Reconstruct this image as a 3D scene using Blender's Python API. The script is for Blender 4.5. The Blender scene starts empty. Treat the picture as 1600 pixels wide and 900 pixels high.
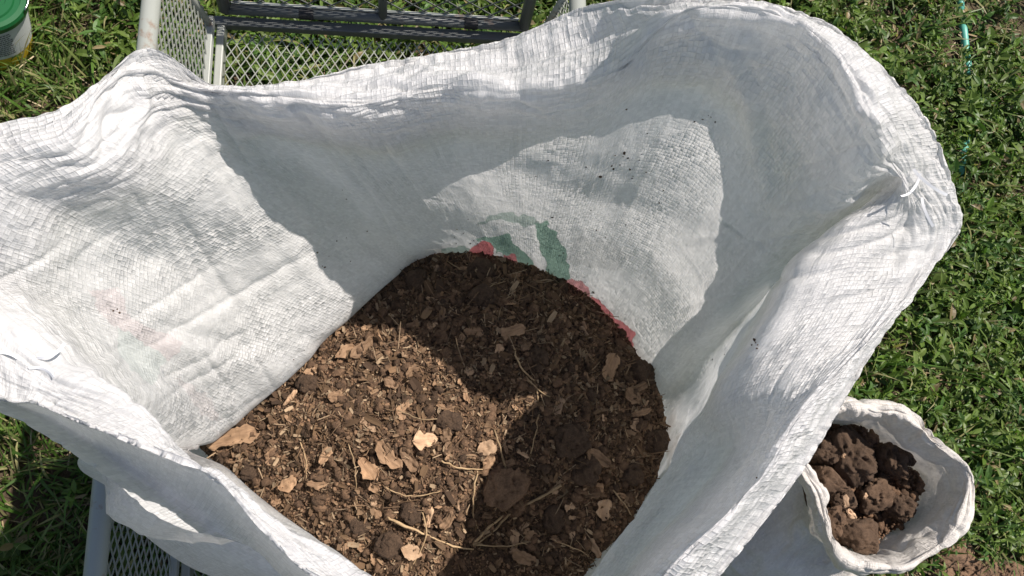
import bpy, math
import numpy as np
from mathutils import Matrix, Vector
rad = math.radians
rng = np.random.default_rng(7)
scene = bpy.context.scene
COL = scene.collection

# ------------------------------------------------------------------ camera
F_PX = 1244.0                      # focal length for a 1600 px wide frame
CAM = np.array([0.0, 0.0, 1.45])
down = np.array([(620-800)/F_PX, -(720-450)/F_PX, -1.0])
up = -down/np.linalg.norm(down)
Xc = np.array([1.0, 0, 0]); Xc = Xc - Xc.dot(up)*up; Xc /= np.linalg.norm(Xc)
Yc = np.cross(up, Xc)
R = np.stack([Xc, Yc, up])         # camera -> world
cam_d = bpy.data.cameras.new('camera'); cam = bpy.data.objects.new('camera', cam_d); COL.objects.link(cam)
cam_d.sensor_width = 36; cam_d.lens = F_PX*36/1600; cam_d.clip_start = 0.02; cam_d.clip_end = 500
M4 = np.eye(4); M4[:3, :3] = R; M4[:3, 3] = CAM
cam.matrix_world = Matrix(M4.tolist())
scene.camera = cam

# ------------------------------------------------------------------ light
SUN_EL, SUN_AZ = 54.5, 58.0        # azimuth measured from +Y (away) towards +X (right)
w = bpy.data.worlds.new('World'); scene.world = w; w.use_nodes = True
nt = w.node_tree; bg = nt.nodes['Background']
sky = nt.nodes.new('ShaderNodeTexSky'); sky.sky_type = 'NISHITA'; sky.sun_disc = False
sky.sun_elevation = rad(SUN_EL); sky.sun_rotation = rad(SUN_AZ)
nt.links.new(sky.outputs[0], bg.inputs[0]); bg.inputs[1].default_value = 0.078
sd = bpy.data.lights.new('sun', 'SUN'); sd.energy = 4.6; sd.angle = rad(0.5); sd.color = (1.0, 0.965, 0.91)
sun = bpy.data.objects.new('sun', sd); COL.objects.link(sun)
sv = Vector((math.sin(rad(SUN_AZ))*math.cos(rad(SUN_EL)), math.cos(rad(SUN_AZ))*math.cos(rad(SUN_EL)), math.sin(rad(SUN_EL))))
sun.rotation_euler = sv.to_track_quat('Z', 'Y').to_euler()
sun.location = (1.5, 1.5, 4)
scene.view_settings.view_transform = 'Standard'; scene.view_settings.look = 'None'
scene.view_settings.exposure = 0.41; scene.view_settings.gamma = 1.0
try: scene.view_settings.use_white_balance = True; scene.view_settings.white_balance_temperature = 6850; scene.view_settings.white_balance_tint = 13
except Exception: pass
try: scene.cycles.max_bounces = 8; scene.cycles.transmission_bounces = 4
except Exception: pass

# ------------------------------------------------------------------ helpers
def U(u, v, z):
    c = np.array([(u-800)/F_PX, -(v-450)/F_PX, -1.0]); d = R @ c
    return CAM + d*((z-CAM[2])/d[2])
def proj(P):
    c = (P-CAM) @ R
    return 800+F_PX*c[..., 0]/-c[..., 2], 450-F_PX*c[..., 1]/-c[..., 2]

def _h(ix, iy, iz, seed):
    h = (ix.astype(np.int64)*374761393 + iy.astype(np.int64)*668265263 + iz.astype(np.int64)*2147483647*3 + seed*1274126177) & 0xffffffff
    h = ((h ^ (h >> 13))*1274126177) & 0xffffffff
    h = ((h ^ (h >> 16))*2246822519) & 0xffffffff
    return (h ^ (h >> 15))/4294967296.0
def noise(x, y, z=None, seed=0):     # smooth value noise, -1..1
    x = np.asarray(x, float); y = np.asarray(y, float)
    z = np.zeros_like(x) if z is None else np.asarray(z, float)
    ix, iy, iz = np.floor(x), np.floor(y), np.floor(z)
    fx, fy, fz = x-ix, y-iy, z-iz
    fx = fx*fx*fx*(fx*(fx*6-15)+10); fy = fy*fy*fy*(fy*(fy*6-15)+10); fz = fz*fz*fz*(fz*(fz*6-15)+10)
    r = 0
    for a in (0, 1):
        wx = fx if a else 1-fx
        for b in (0, 1):
            wy = fy if b else 1-fy
            for c in (0, 1):
                wz = fz if c else 1-fz
                r = r + wx*wy*wz*_h(ix+a, iy+b, iz+c, seed)
    return r*2-1
def fbm(x, y, z=None, seed=0, oct=4):
    r = 0; a = 1; t = 0
    for k in range(oct):
        r = r + a*noise(x*2**k, y*2**k, None if z is None else z*2**k, seed+k*17); t += a; a *= .5
    return r/t
def ridge(x, y, z=None, seed=0): return 1-2*np.abs(noise(x, y, z, seed))   # sharp crest at zero crossings
def sstep(a, b, x):
    t = np.clip((x-a)/(b-a), 0, 1); return t*t*(3-2*t)

def add_mesh(name, V, Fq, mat, parent=None, smooth=True, uv=None, colors=None, coll=True):
    """V (n,3), Fq (m,k) index array"""
    me = bpy.data.meshes.new(name); V = np.asarray(V, np.float32); Fq = np.asarray(Fq, np.int32)
    m, k = Fq.shape
    me.vertices.add(len(V)); me.vertices.foreach_set('co', V.ravel())
    me.loops.add(m*k); me.loops.foreach_set('vertex_index', Fq.ravel())
    me.polygons.add(m); me.polygons.foreach_set('loop_start', np.arange(0, m*k, k, dtype=np.int32))
    me.update(calc_edges=True)
    me.polygons.foreach_set('use_smooth', np.full(m, smooth))
    if uv is not None:
        l = me.uv_layers.new(name='UVMap'); l.data.foreach_set('uv', np.asarray(uv, np.float32)[Fq.ravel()].ravel())
    if colors is not None:
        for cn, cv in colors.items():
            a = me.attributes.new(cn, 'FLOAT_COLOR', 'POINT'); a.data.foreach_set('color', np.asarray(cv, np.float32).ravel())
    me.materials.append(mat)
    o = bpy.data.objects.new(name, me); COL.objects.link(o)
    if parent is not None: o.parent = parent
    return o
class MB:                              # collects quads/tris as python lists
    def __init__(s): s.v = []; s.f = []; s.n = 0
    def add(s, V, Fl):
        V = np.asarray(V, float); s.v.append(V)
        for f in Fl: s.f.append([i+s.n for i in f])
        s.n += len(V)
    def bar(s, a, b, r, n=4, r2=None, up=(0, 0, 1), rot=None):
        a = np.array(a, float); b = np.array(b, float); d = b-a; L = np.linalg.norm(d); d /= L
        upv = np.array(up, float)
        if abs(d.dot(upv)) > .98: upv = np.array([1.0, 0, 0])
        x = np.cross(d, upv); x /= np.linalg.norm(x); y = np.cross(x, d)
        ry = r if r2 is None else r2
        off = math.pi/n if rot is None else rot
        k = 1/math.cos(math.pi/n) if n == 4 else 1
        an = [off+2*math.pi*i/n for i in range(n)]
        ring = np.array([x*math.cos(t)*r*k+y*math.sin(t)*ry*k for t in an])
        V = np.vstack([a+ring, b+ring])
        s.add(V, [[i, (i+1) % n, n+(i+1) % n, n+i] for i in range(n)]+[list(range(n))[::-1], list(range(n, 2*n))])
    def tube(s, pts, rr, n=8, cap=True):
        pts = np.asarray(pts, float); m = len(pts); rr = np.broadcast_to(rr, (m,))
        T = np.gradient(pts, axis=0); T /= np.linalg.norm(T, axis=1)[:, None]+1e-12
        ref = np.array([0.0, 0, 1]) if abs(T[0][2]) < .9 else np.array([1.0, 0, 0])
        x = np.cross(T[0], ref); x /= np.linalg.norm(x); Vs = []
        for i in range(m):
            x = x-x.dot(T[i])*T[i]; x /= np.linalg.norm(x); y = np.cross(T[i], x)
            Vs.append([pts[i]+rr[i]*(x*math.cos(2*math.pi*k/n)+y*math.sin(2*math.pi*k/n)) for k in range(n)])
        V = np.array(Vs).reshape(-1, 3)
        fs = [[i*n+k, i*n+(k+1) % n, (i+1)*n+(k+1) % n, (i+1)*n+k] for i in range(m-1) for k in range(n)]
        if cap: fs += [list(range(n))[::-1], list(range((m-1)*n, m*n))]
        s.add(V, fs)
    def lathe(s, prof, n=48, c=(0, 0, 0), a0=0, a1=2*math.pi):
        full = abs(a1-a0-2*math.pi) < 1e-6; k = n if full else n+1
        an = [a0+(a1-a0)*i/n for i in range(k)]
        V = [[c[0]+r*math.cos(t), c[1]+r*math.sin(t), c[2]+z] for (r, z) in prof for t in an]
        fs = []
        for j in range(len(prof)-1):
            for i in range(n):
                i2 = (i+1) % k
                fs.append([j*k+i, j*k+i2, (j+1)*k+i2, (j+1)*k+i])
        s.add(V, fs)
    def build(s, name, mat, parent=None, smooth=False, bevel=0):
        me = bpy.data.meshes.new(name); me.from_pydata(np.vstack(s.v).tolist(), [], s.f); me.update()
        me.polygons.foreach_set('use_smooth', np.full(len(me.polygons), smooth)); me.materials.append(mat)
        o = bpy.data.objects.new(name, me); COL.objects.link(o)
        if parent is not None: o.parent = parent
        if bevel:
            b = o.modifiers.new('bevel', 'BEVEL'); b.width = bevel; b.segments = 2; b.limit_method = 'ANGLE'
        return o
def tag(o, label=None, cat=None, group=None, kind=None):
    if label: o['label'] = label
    if cat: o['category'] = cat
    if group: o['group'] = group
    if kind: o['kind'] = kind
    return o
def empty(name, loc=(0, 0, 0)):
    o = bpy.data.objects.new(name, None); COL.objects.link(o); o.location = loc; o.empty_display_size = .05
    return o
def child(o, root):                    # parent o (modelled in world space) to root without moving it
    o.parent = root; o.matrix_parent_inverse = Matrix.Translation(root.location).inverted(); return o

# ------------------------------------------------------------------ materials
class N:
    def __init__(s, name):
        s.m = bpy.data.materials.new(name); s.m.use_nodes = True; s.t = s.m.node_tree
        s.p = s.t.nodes['Principled BSDF']; s.o = s.t.nodes['Material Output']
    def n(s, ty, **k):
        x = s.t.nodes.new(ty)
        for a, b in k.items(): setattr(x, a, b)
        return x
    def l(s, a, b): s.t.links.new(a, b)
    def math(s, op, a, b=None, c=None, clamp=False):
        x = s.n('ShaderNodeMath', operation=op); x.use_clamp = clamp
        for i, q in enumerate((a, b, c)):
            if q is None: continue
            if isinstance(q, (int, float)): x.inputs[i].default_value = q
            else: s.l(q, x.inputs[i])
        return x.outputs[0]
    def noise(s, scale, detail=4, rough=.55, vec=None, dist=0):
        x = s.n('ShaderNodeTexNoise'); x.inputs['Scale'].default_value = scale; x.inputs['Detail'].default_value = detail
        x.inputs['Roughness'].default_value = rough; x.inputs['Distortion'].default_value = dist
        s.l(vec if vec is not None else s.pos(), x.inputs['Vector']); return x.outputs['Fac']
    def pos(s):
        if not hasattr(s, '_p'): s._p = s.n('ShaderNodeTexCoord').outputs['Object']
        return s._p
    def ramp(s, fac, stops):
        x = s.n('ShaderNodeValToRGB'); e = x.color_ramp.elements
        while len(e) > 1: e.remove(e[-1])
        e[0].position = stops[0][0]; e[0].color = (*stops[0][1], 1)
        for p, c in stops[1:]:
            q = e.new(p); q.color = (*c, 1)
        s.l(fac, x.inputs[0]); return x.outputs[0]
    def mix(s, f, a, b, mode='MIX'):
        x = s.n('ShaderNodeMix', data_type='RGBA', blend_type=mode)
        for sock, q in ((x.inputs[0], f), (x.inputs[6], a), (x.inputs[7], b)):
            if isinstance(q, (int, float)): sock.default_value = q
            elif isinstance(q, tuple): sock.default_value = (*q, 1)
            else: s.l(q, sock)
        return x.outputs[2]
    def attr(s, name): return s.n('ShaderNodeAttribute', attribute_name=name)
    def bump(s, h, strength=.5, dist=.001, normal=None):
        b = s.n('ShaderNodeBump'); b.inputs['Strength'].default_value = strength; b.inputs['Distance'].default_value = dist
        s.l(h, b.inputs['Height'])
        if normal is not None: s.l(normal, b.inputs['Normal'])
        return b.outputs[0]
    def set(s, **k):
        for a, b in k.items():
            q = s.p.inputs[a.replace('_', ' ')]
            if isinstance(b, (int, float)): q.default_value = b
            elif isinstance(b, tuple): q.default_value = (*b, 1)
            else: s.l(b, q)
        return s.m

def woven(name, tint, trans=.3, tape=.0029, bumps=.0006, dirt=0.0, gloss=.42):
    s = N(name)
    uvn = s.n('ShaderNodeUVMap').outputs[0]
    nz = s.n('ShaderNodeTexNoise'); nz.inputs['Scale'].default_value = 60; nz.inputs['Detail'].default_value = 3; s.l(uvn, nz.inputs['Vector'])
    sub = s.n('ShaderNodeVectorMath', operation='SUBTRACT'); s.l(nz.outputs['Color'], sub.inputs[0]); sub.inputs[1].default_value = (.5, .5, .5)
    sc = s.n('ShaderNodeVectorMath', operation='SCALE'); s.l(sub.outputs[0], sc.inputs[0]); sc.inputs[3].default_value = tape*.9
    ad = s.n('ShaderNodeVectorMath', operation='ADD'); s.l(uvn, ad.inputs[0]); s.l(sc.outputs[0], ad.inputs[1])
    sp = s.n('ShaderNodeSeparateXYZ'); s.l(ad.outputs[0], sp.inputs[0])
    cu = s.math('DIVIDE', sp.outputs[0], tape); cv = s.math('DIVIDE', sp.outputs[1], tape*1.0)
    iu = s.math('FLOOR', cu); iv = s.math('FLOOR', cv); fu = s.math('FRACT', cu); fv = s.math('FRACT', cv)
    par = s.math('MODULO', s.math('ADD', s.math('ADD', iu, iv), 10000.0), 2.0)
    def arch(f, p):   # 1-|2f-1|^p
        return s.math('SUBTRACT', 1.0, s.math('POWER', s.math('ABSOLUTE', s.math('SUBTRACT', s.math('MULTIPLY', f, 2.0), 1.0)), p))
    ha = s.math('MULTIPLY', arch(fu, 6.0), s.math('ADD', .35, s.math('MULTIPLY', arch(fv, 2.0), .65)))
    hb = s.math('MULTIPLY', arch(fv, 6.0), s.math('ADD', .35, s.math('MULTIPLY', arch(fu, 2.0), .65)))
    mxn = s.n('ShaderNodeMix', data_type='FLOAT'); s.l(par, mxn.inputs[0]); s.l(ha, mxn.inputs[2]); s.l(hb, mxn.inputs[3])
    wv = mxn.outputs[0]
    cb = s.n('ShaderNodeCombineXYZ'); s.l(iu, cb.inputs[0]); s.l(iv, cb.inputs[1]); s.l(par, cb.inputs[2])
    wn = s.n('ShaderNodeTexWhiteNoise'); s.l(cb.outputs[0], wn.inputs['Vector']); rnd = wn.outputs['Value']
    # per tape variation (whole strips)
    cb2 = s.n('ShaderNodeCombineXYZ'); s.l(iu, cb2.inputs[0]); wn2 = s.n('ShaderNodeTexWhiteNoise'); s.l(cb2.outputs[0], wn2.inputs['Vector'])
    # tapes gape or press flat from place to place
    big = s.noise(14, 3, .6, uvn)
    amp = s.math('MULTIPLY', s.math('SUBTRACT', big, .36, clamp=True), 3.4)
    rc = s.n('ShaderNodeSeparateColor'); s.l(wn.outputs['Color'], rc.inputs[0])
    tiltu = s.math('MULTIPLY', s.math('SUBTRACT', rc.outputs[1], .5), s.math('SUBTRACT', fu, .5)); tiltv = s.math('MULTIPLY', s.math('SUBTRACT', rc.outputs[2], .5), s.math('SUBTRACT', fv, .5))
    fac = s.math('MULTIPLY', s.math('ADD', tiltu, tiltv), 3.2)
    h = s.math('MULTIPLY', s.math('ADD', s.math('ADD', wv, fac), s.math('MULTIPLY', rnd, .5)), amp)
    mp = s.n('ShaderNodeMapping'); mp.inputs['Scale'].default_value = (160, 500, 300); mp.inputs['Rotation'].default_value = (0, 0, .5); s.l(uvn, mp.inputs[0])
    cr = s.noise(1.0, 5, .65, mp.outputs[0], .6)
    mq = s.n('ShaderNodeMapping'); mq.inputs['Scale'].default_value = (520, 90, 300); mq.inputs['Rotation'].default_value = (0, 0, -.45); s.l(uvn, mq.inputs[0])
    cr2 = s.noise(1.0, 4, .6, mq.outputs[0], .4); cr2 = s.math('ABSOLUTE', s.math('SUBTRACT', cr2, .5))
    h2 = s.math('ADD', s.math('ADD', h, s.math('MULTIPLY', cr, .8)), s.math('MULTIPLY', cr2, -1.8))
    nrm = s.bump(h2, .85, bumps)
    crm = s.n('ShaderNodeTexVoronoi', feature='DISTANCE_TO_EDGE'); crm.inputs['Scale'].default_value = 55
    sc3 = s.n('ShaderNodeVectorMath', operation='SCALE'); s.l(sub.outputs[0], sc3.inputs[0]); sc3.inputs[3].default_value = .012
    ad3 = s.n('ShaderNodeVectorMath', operation='ADD'); s.l(uvn, ad3.inputs[0]); s.l(sc3.outputs[0], ad3.inputs[1]); s.l(ad3.outputs[0], crm.inputs['Vector'])
    cre = s.math('MINIMUM', crm.outputs[0], .25)
    nrm = s.bump(cre, .22, .003, nrm)
    gap = s.math('SUBTRACT', 1.0, s.math('MULTIPLY', s.math('LESS_THAN', wv, .22), .07))
    br = s.math('MULTIPLY', gap, s.math('ADD', .92, s.math('MULTIPLY', rnd, .12)))
    br = s.math('MULTIPLY', br, s.math('ADD', .95, s.math('MULTIPLY', wn2.outputs['Value'], .05)))
    cbr = s.n('ShaderNodeCombineColor'); [s.l(br, cbr.inputs[i]) for i in range(3)]
    col = s.mix(1.0, cbr.outputs[0], tint, 'MULTIPLY')
    pa = s.attr('ink'); col = s.mix(pa.outputs['Alpha'], col, pa.outputs['Color'])
    if dirt:
        dn = s.noise(9, 6, .7, uvn); dm = s.math('MULTIPLY', s.math('SUBTRACT', dn, .47, clamp=True), dirt*4, clamp=True)
        col = s.mix(dm, col, (.34, .26, .18))
        dn = s.noise(160, 4, .7, uvn); dm = s.math('MULTIPLY', s.math('SUBTRACT', dn, .66, clamp=True), dirt*10, clamp=True)
        col = s.mix(dm, col, (.16, .10, .06))
    s.set(Base_Color=col, Roughness=gloss, Normal=nrm); s.p.inputs['Specular IOR Level'].default_value = .5
    tr = s.n('ShaderNodeBsdfTranslucent'); s.l(col, tr.inputs[0]); s.l(nrm, tr.inputs[1])
    ms = s.n('ShaderNodeMixShader'); ms.inputs[0].default_value = trans
    s.l(s.p.outputs[0], ms.inputs[1]); s.l(tr.outputs[0], ms.inputs[2]); s.l(ms.outputs[0], s.o.inputs[0])
    return s.m
MAT_SACK = woven('white_woven_plastic', (.885, .885, .885), trans=.46, tape=.0027, bumps=.00075, gloss=.24)
MAT_SACK2 = woven('soiled_white_woven_plastic', (.78, .74, .69), trans=.20, dirt=.36, bumps=.0009, tape=.003, gloss=.4)

def soil_mat(name, dark, light, scale=1.0):
    s = N(name)
    n1 = s.noise(90*scale, 6, .7); n2 = s.noise(700*scale, 3, .6)
    f = s.math('ADD', s.math('MULTIPLY', n1, .6), s.math('MULTIPLY', n2, .4))
    at = s.attr('tone')
    col = s.ramp(f, [(.3, dark), (.52, tuple((a+b)/2 for a, b in zip(dark, light))), (.72, light)])
    col = s.mix(1.0, col, at.outputs['Color'], 'MULTIPLY')
    nr = s.bump(s.noise(420*scale, 5, .75), 1.0, .0024)
    return s.set(Base_Color=col, Roughness=.95, Normal=nr)
MAT_SOIL = soil_mat('dark_moist_compost', (.044, .024, .014), (.255, .158, .096))
MAT_CLOD = soil_mat('crumbly_brown_clod', (.050, .028, .016), (.22, .135, .082))
def chip_mat(name, a, b):
    s = N(name); at = s.attr('tone')
    tc = s.n('ShaderNodeMapping'); tc.inputs['Scale'].default_value = (60, 700, 300); s.l(s.pos(), tc.inputs[0])
    n1 = s.noise(1, 5, .7, tc.outputs[0]); n2 = s.noise(120, 4, .6)
    col = s.ramp(s.math('ADD', s.math('MULTIPLY', n1, .5), s.math('MULTIPLY', n2, .5)), [(.3, a), (.7, b)])
    oi = s.n('ShaderNodeObjectInfo')
    v = s.math('ADD', .6, s.math('MULTIPLY', oi.outputs['Random'], .7))
    cc = s.n('ShaderNodeCombineColor'); [s.l(v, cc.inputs[i]) for i in range(3)]
    col = s.mix(1.0, col, cc.outputs[0], 'MULTIPLY')
    return s.set(Base_Color=col, Roughness=.8, Normal=s.bump(n1, .6, .0008))
MAT_CHIP = chip_mat('weathered_wood_chip', (.14, .080, .044), (.40, .25, .145))
MAT_PALECHIP = chip_mat('pale_dry_wood_chip', (.28, .17, .10), (.56, .38, .24))
MAT_STEM = chip_mat('dry_straw', (.22, .14, .07), (.50, .36, .21))

def paint(name, c, rust=.0, rough=.45):
    s = N(name)
    n = s.noise(35, 6, .7); n2 = s.noise(8, 3)
    col = s.mix(s.math('MULTIPLY', s.math('SUBTRACT', n, .57, clamp=True), 6*rust, clamp=True), c, (.22, .10, .05))
    col = s.mix(s.math('MULTIPLY', n2, .25), col, tuple(q*.6 for q in c))
    return s.set(Base_Color=col, Roughness=rough, Normal=s.bump(n, .15, .0006))
MAT_RAIL = paint('grey_painted_steel', (.34, .36, .33), .9)
MAT_DARKRAIL = paint('shaded_grey_painted_steel', (.11, .12, .12), .5)  # shade of the far gate and crossbar mixed into the dark grey paint
MAT_WIRE = paint('grey_expanded_steel', (.27, .285, .25), .8, .5)
MAT_DARKWIRE = paint('shaded_expanded_steel', (.10, .11, .10), .5, .5)  # wire grey darkened to hold the backlit far gate's shade
def plain(name, c, rough=.5, metal=0):
    s = N(name); n = s.noise(60, 4)
    col = s.mix(s.math('MULTIPLY', n, .35), c, tuple(q*.7 for q in c))
    s.set(Base_Color=col, Roughness=rough, Normal=s.bump(n, .1, .0004)); s.p.inputs['Metallic'].default_value = metal; return s.m
MAT_BLACK = plain('black_rubber', (.018, .018, .02), .6)
MAT_HOSE = plain('teal_hose_plastic', (.10, .42, .34), .45)
MAT_LID = plain('green_plastic_lid', (.008, .10, .03), .35)
MAT_PAIL = plain('yellow_printed_pail', (.62, .44, .03), .45)
MAT_LABEL = plain('white_paper_label', (.60, .62, .62), .6)
MAT_INK = plain('dark_label_print', (.05, .055, .06), .6)
MAT_STEEL = plain('bright_steel_wire', (.6, .6, .6), .3, 1)

def leaf_mat(name, trans=.4, rough=.45):
    s = N(name); at = s.attr('leaf')
    s.set(Base_Color=at.outputs['Color'], Roughness=rough); s.p.inputs['Specular IOR Level'].default_value = .4
    tr = s.n('ShaderNodeBsdfTranslucent')
    c2 = s.mix(1.0, at.outputs['Color'], (1.0, 1.1, .55), 'MULTIPLY'); s.l(c2, tr.inputs[0])
    ms = s.n('ShaderNodeMixShader'); ms.inputs[0].default_value = trans
    s.l(s.p.outputs[0], ms.inputs[1]); s.l(tr.outputs[0], ms.inputs[2]); s.l(ms.outputs[0], s.o.inputs[0])
    return s.m
MAT_LEAF = leaf_mat('green_leaf'); MAT_DEAD = leaf_mat('dead_thatch', .1, .9)

# ------------------------------------------------------------------ ground
s = N('bare_brown_earth')
n1 = s.noise(6, 6, .7); n2 = s.noise(120, 6, .7)
col = s.ramp(s.math('ADD', s.math('MULTIPLY', n1, .4), s.math('MULTIPLY', n2, .6)), [(.3, (.035, .024, .014)), (.55, (.10, .068, .042)), (.75, (.19, .135, .09))])
sx = s.n('ShaderNodeVectorMath', operation='LENGTH'); s.l(s.pos(), sx.inputs[0])
gm = s.math('MULTIPLY', s.math('SUBTRACT', sx.outputs['Value'], 1.5, clamp=True), s.math('ADD', .45, n1), clamp=True)
col = s.mix(gm, col, s.ramp(n2, [(.3, (.02, .035, .008)), (.55, (.07, .12, .025)), (.75, (.15, .20, .05))]))
MAT_EARTH = s.set(Base_Color=col, Roughness=.95, Normal=s.bump(n2, .9, .006))
def gz(x, y): return .012*fbm(x*2.2, y*2.2, seed=5, oct=3)
fine = np.linspace(-2.0, 2.6, 300); far = np.array([3.2, 4, 5, 7, 10, 16, 26, 45, 80, 150])
ax = np.concatenate([-far[::-1], fine, far+.4]); gx, gy = np.meshgrid(ax, ax)
gzz = gz(gx, gy)+.006*fbm(gx*30, gy*30, seed=9, oct=2)
V = np.stack([gx, gy, gzz], -1).reshape(-1, 3); n = len(ax)
ii = np.arange(n-1)[:, None]*n+np.arange(n-1)[None, :]
Fq = np.stack([ii, ii+1, ii+n+1, ii+n], -1).reshape(-1, 4)
tag(add_mesh('ground', V, Fq, MAT_EARTH), 'brown earth under the grass', kind='structure')

# ------------------------------------------------------------------ foliage strips
def strips(name, base, yaw, pitch, L, W, curve, prof, cols, mat, fold=.25, label=None, cat=None):
    n = len(base); k = len(prof); t = np.linspace(0, 1, k)
    # centre line: start at base, pitch decreases along the blade
    ang = pitch[:, None]-curve[:, None]*t[None, :]
    ds = L[:, None]/(k-1)
    hx = np.concatenate([np.zeros((n, 1)), np.cumsum(np.cos(ang[:, :-1])*ds, 1)], 1)
    hz = np.concatenate([np.zeros((n, 1)), np.cumsum(np.sin(ang[:, :-1])*ds, 1)], 1)
    dx, dy = np.cos(yaw)[:, None], np.sin(yaw)[:, None]
    C = np.stack([base[:, 0:1]+hx*dx, base[:, 1:2]+hx*dy, base[:, 2:3]+hz], -1)
    roll = rng.normal(0, .45, n)[:, None]
    side = np.stack([-dy*np.cos(roll)*np.ones_like(hx), dx*np.cos(roll)*np.ones_like(hx), np.sin(roll)*np.ones_like(hx)], -1)
    hw = W[:, None, None]*np.array(prof)[None, :, None]*.5
    if fold:
        upn = np.stack([-np.sin(ang)*dx, -np.sin(ang)*dy, np.cos(ang)], -1)
        V = np.stack([C-side*hw+upn*hw*fold, C, C+side*hw+upn*hw*fold], 2); m = 3
    else:
        V = np.stack([C-side*hw, C+side*hw], 2); m = 2
    V = V.reshape(-1, 3)
    q = []
    for j in range(k-1):
        for c in range(m-1): q.append([j*m+c, j*m+c+1, (j+1)*m+c+1, (j+1)*m+c])
    Fq = (np.arange(n)[:, None, None]*(k*m)+np.array(q)[None]).reshape(-1, 4)
    cc = np.repeat(np.concatenate([cols, np.ones((n, 1))], 1), k*m, 0)
    o = add_mesh(name, V, Fq, mat, colors={'leaf': cc}, smooth=False)
    return tag(o, label, cat, kind='stuff')
def scatter(n, dens):
    out = []
    tot = 0
    while tot < n:
        p = rng.uniform([-1.35, -.85], [2.0, 1.75], (n*2, 2)); k = rng.random(len(p)) < dens(p[:, 0], p[:, 1])
        out.append(p[k]); tot += k.sum()
    return np.concatenate(out)[:n]
HOSE = [U(1503, -60, .02), U(1503, -20, .016), U(1500, 5, .016), U(1503, 28, .002), U(1505, 45, .016), U(1508, 75, .012), U(1512, 110, .008), U(1514, 150, -.005), U(1512, 200, .002), U(1506, 235, .010), U(1502, 258, .012), U(1498, 300, -.01), U(1495, 380, -.02)]
HP = np.array(HOSE)
def cover(x, y):                       # how green the ground is, 0 bare .. 1 full
    u, v = proj(np.stack([x, y, np.zeros_like(x)], -1))
    c = .80+.5*fbm(x*5, y*5, seed=31, oct=3)
    bare = np.exp(-(((u-1530)/110)**2+((v-905)/42)**2)*1.1)*1.7
    bare += np.exp(-(((u-1485)/26)**2+((v-45)/60)**2))*1.1
    bare += np.exp(-(((u-1505)/10)**2+((v-60)/22)**2))*2
    bare += np.exp(-(((u-1504)/14)**2+((v-15)/16)**2))*1.5
    bare += np.exp(-(((u-1590)/35)**2+((v-60)/80)**2))*.6
    under = sstep(-.30, -.22, x)*(1-sstep(.18, .26, x))*sstep(-.5, -.45, y)*(1-sstep(.45, .55, y))*.9
    return np.clip(c-bare-under, .02, 1)
def weedy(x, y):                       # broadleaf share: right and top, grass at lower left
    return sstep(-.65, -.25, x+.9*(y-.45)+.25*fbm(x*3, y*3, seed=44, oct=2))
# broadleaf plants: stems carrying leaves
def broadleaf(n_pl, seed):
    P = scatter(n_pl, lambda x, y: cover(x, y)*(.12+.88*weedy(x, y)))
    k = 9
    hgt = np.clip(rng.gamma(5, .008, n_pl)+.018*fbm(P[:, 0]*6, P[:, 1]*6, seed=seed)+.008, .008, .085)
    lean = rng.uniform(0, 2*math.pi, n_pl); tilt = rng.uniform(0, .9, n_pl)
    kk = np.arange(k)
    tpos = (kk+1)/k
    tpos = tpos[None, :]*np.ones((n_pl, 1))
    rr = hgt[:, None]*tpos
    B = np.stack([P[:, 0:1]+rr*np.sin(tilt)[:, None]*np.cos(lean)[:, None], P[:, 1:2]+rr*np.sin(tilt)[:, None]*np.sin(lean)[:, None], rr*np.cos(tilt)[:, None]], -1)
    B[..., 2] += gz(P[:, 0], P[:, 1])[:, None]
    yaw = (rng.uniform(0, 6.28, n_pl)[:, None]+kk[None, :]*2.4+rng.normal(0, .3, (n_pl, k))).ravel()
    pitch = rng.normal(.35, .4, n_pl*k); sz = np.repeat(np.clip(rng.lognormal(0, .3, n_pl), .5, 1.9), k)
    grow = np.tile(.55+.45*np.sin(np.pi*tpos[0]*.85), n_pl)
    L = .0205*sz*grow*rng.uniform(.7, 1.3, n_pl*k); W = L*rng.uniform(.24, .44, n_pl*k)
    cv = rng.uniform(.1, 1.3, n_pl*k)
    hue = np.repeat(rng.random(n_pl), k); val = np.repeat(rng.uniform(.7, 1.25, n_pl), k)*rng.uniform(.8, 1.25, n_pl*k)
    a = np.array([.100, .180, .026]); b = np.array([.165, .220, .055]); c = np.array([.075, .155, .035])
    cols = (a[None]*(1-hue[:, None])+b[None]*hue[:, None])
    cols = np.where((hue > .72)[:, None], c[None], cols)*val[:, None]
    dead = rng.random(n_pl*k) < .045
    cols[dead] = np.array([.26, .20, .10])*rng.uniform(.6, 1.3, (dead.sum(), 1))
    return B.reshape(-1, 3), yaw, pitch, L, W, cv, cols
b_ = broadleaf(19000, 3)
strips('leafy_ground_cover', b_[0], b_[1], b_[2], b_[3], b_[4], b_[5], [.22, .85, 1.0, .72, .04], b_[6], MAT_LEAF, .3, 'dense small-leaved green weeds covering the lawn', 'ground cover')
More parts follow.
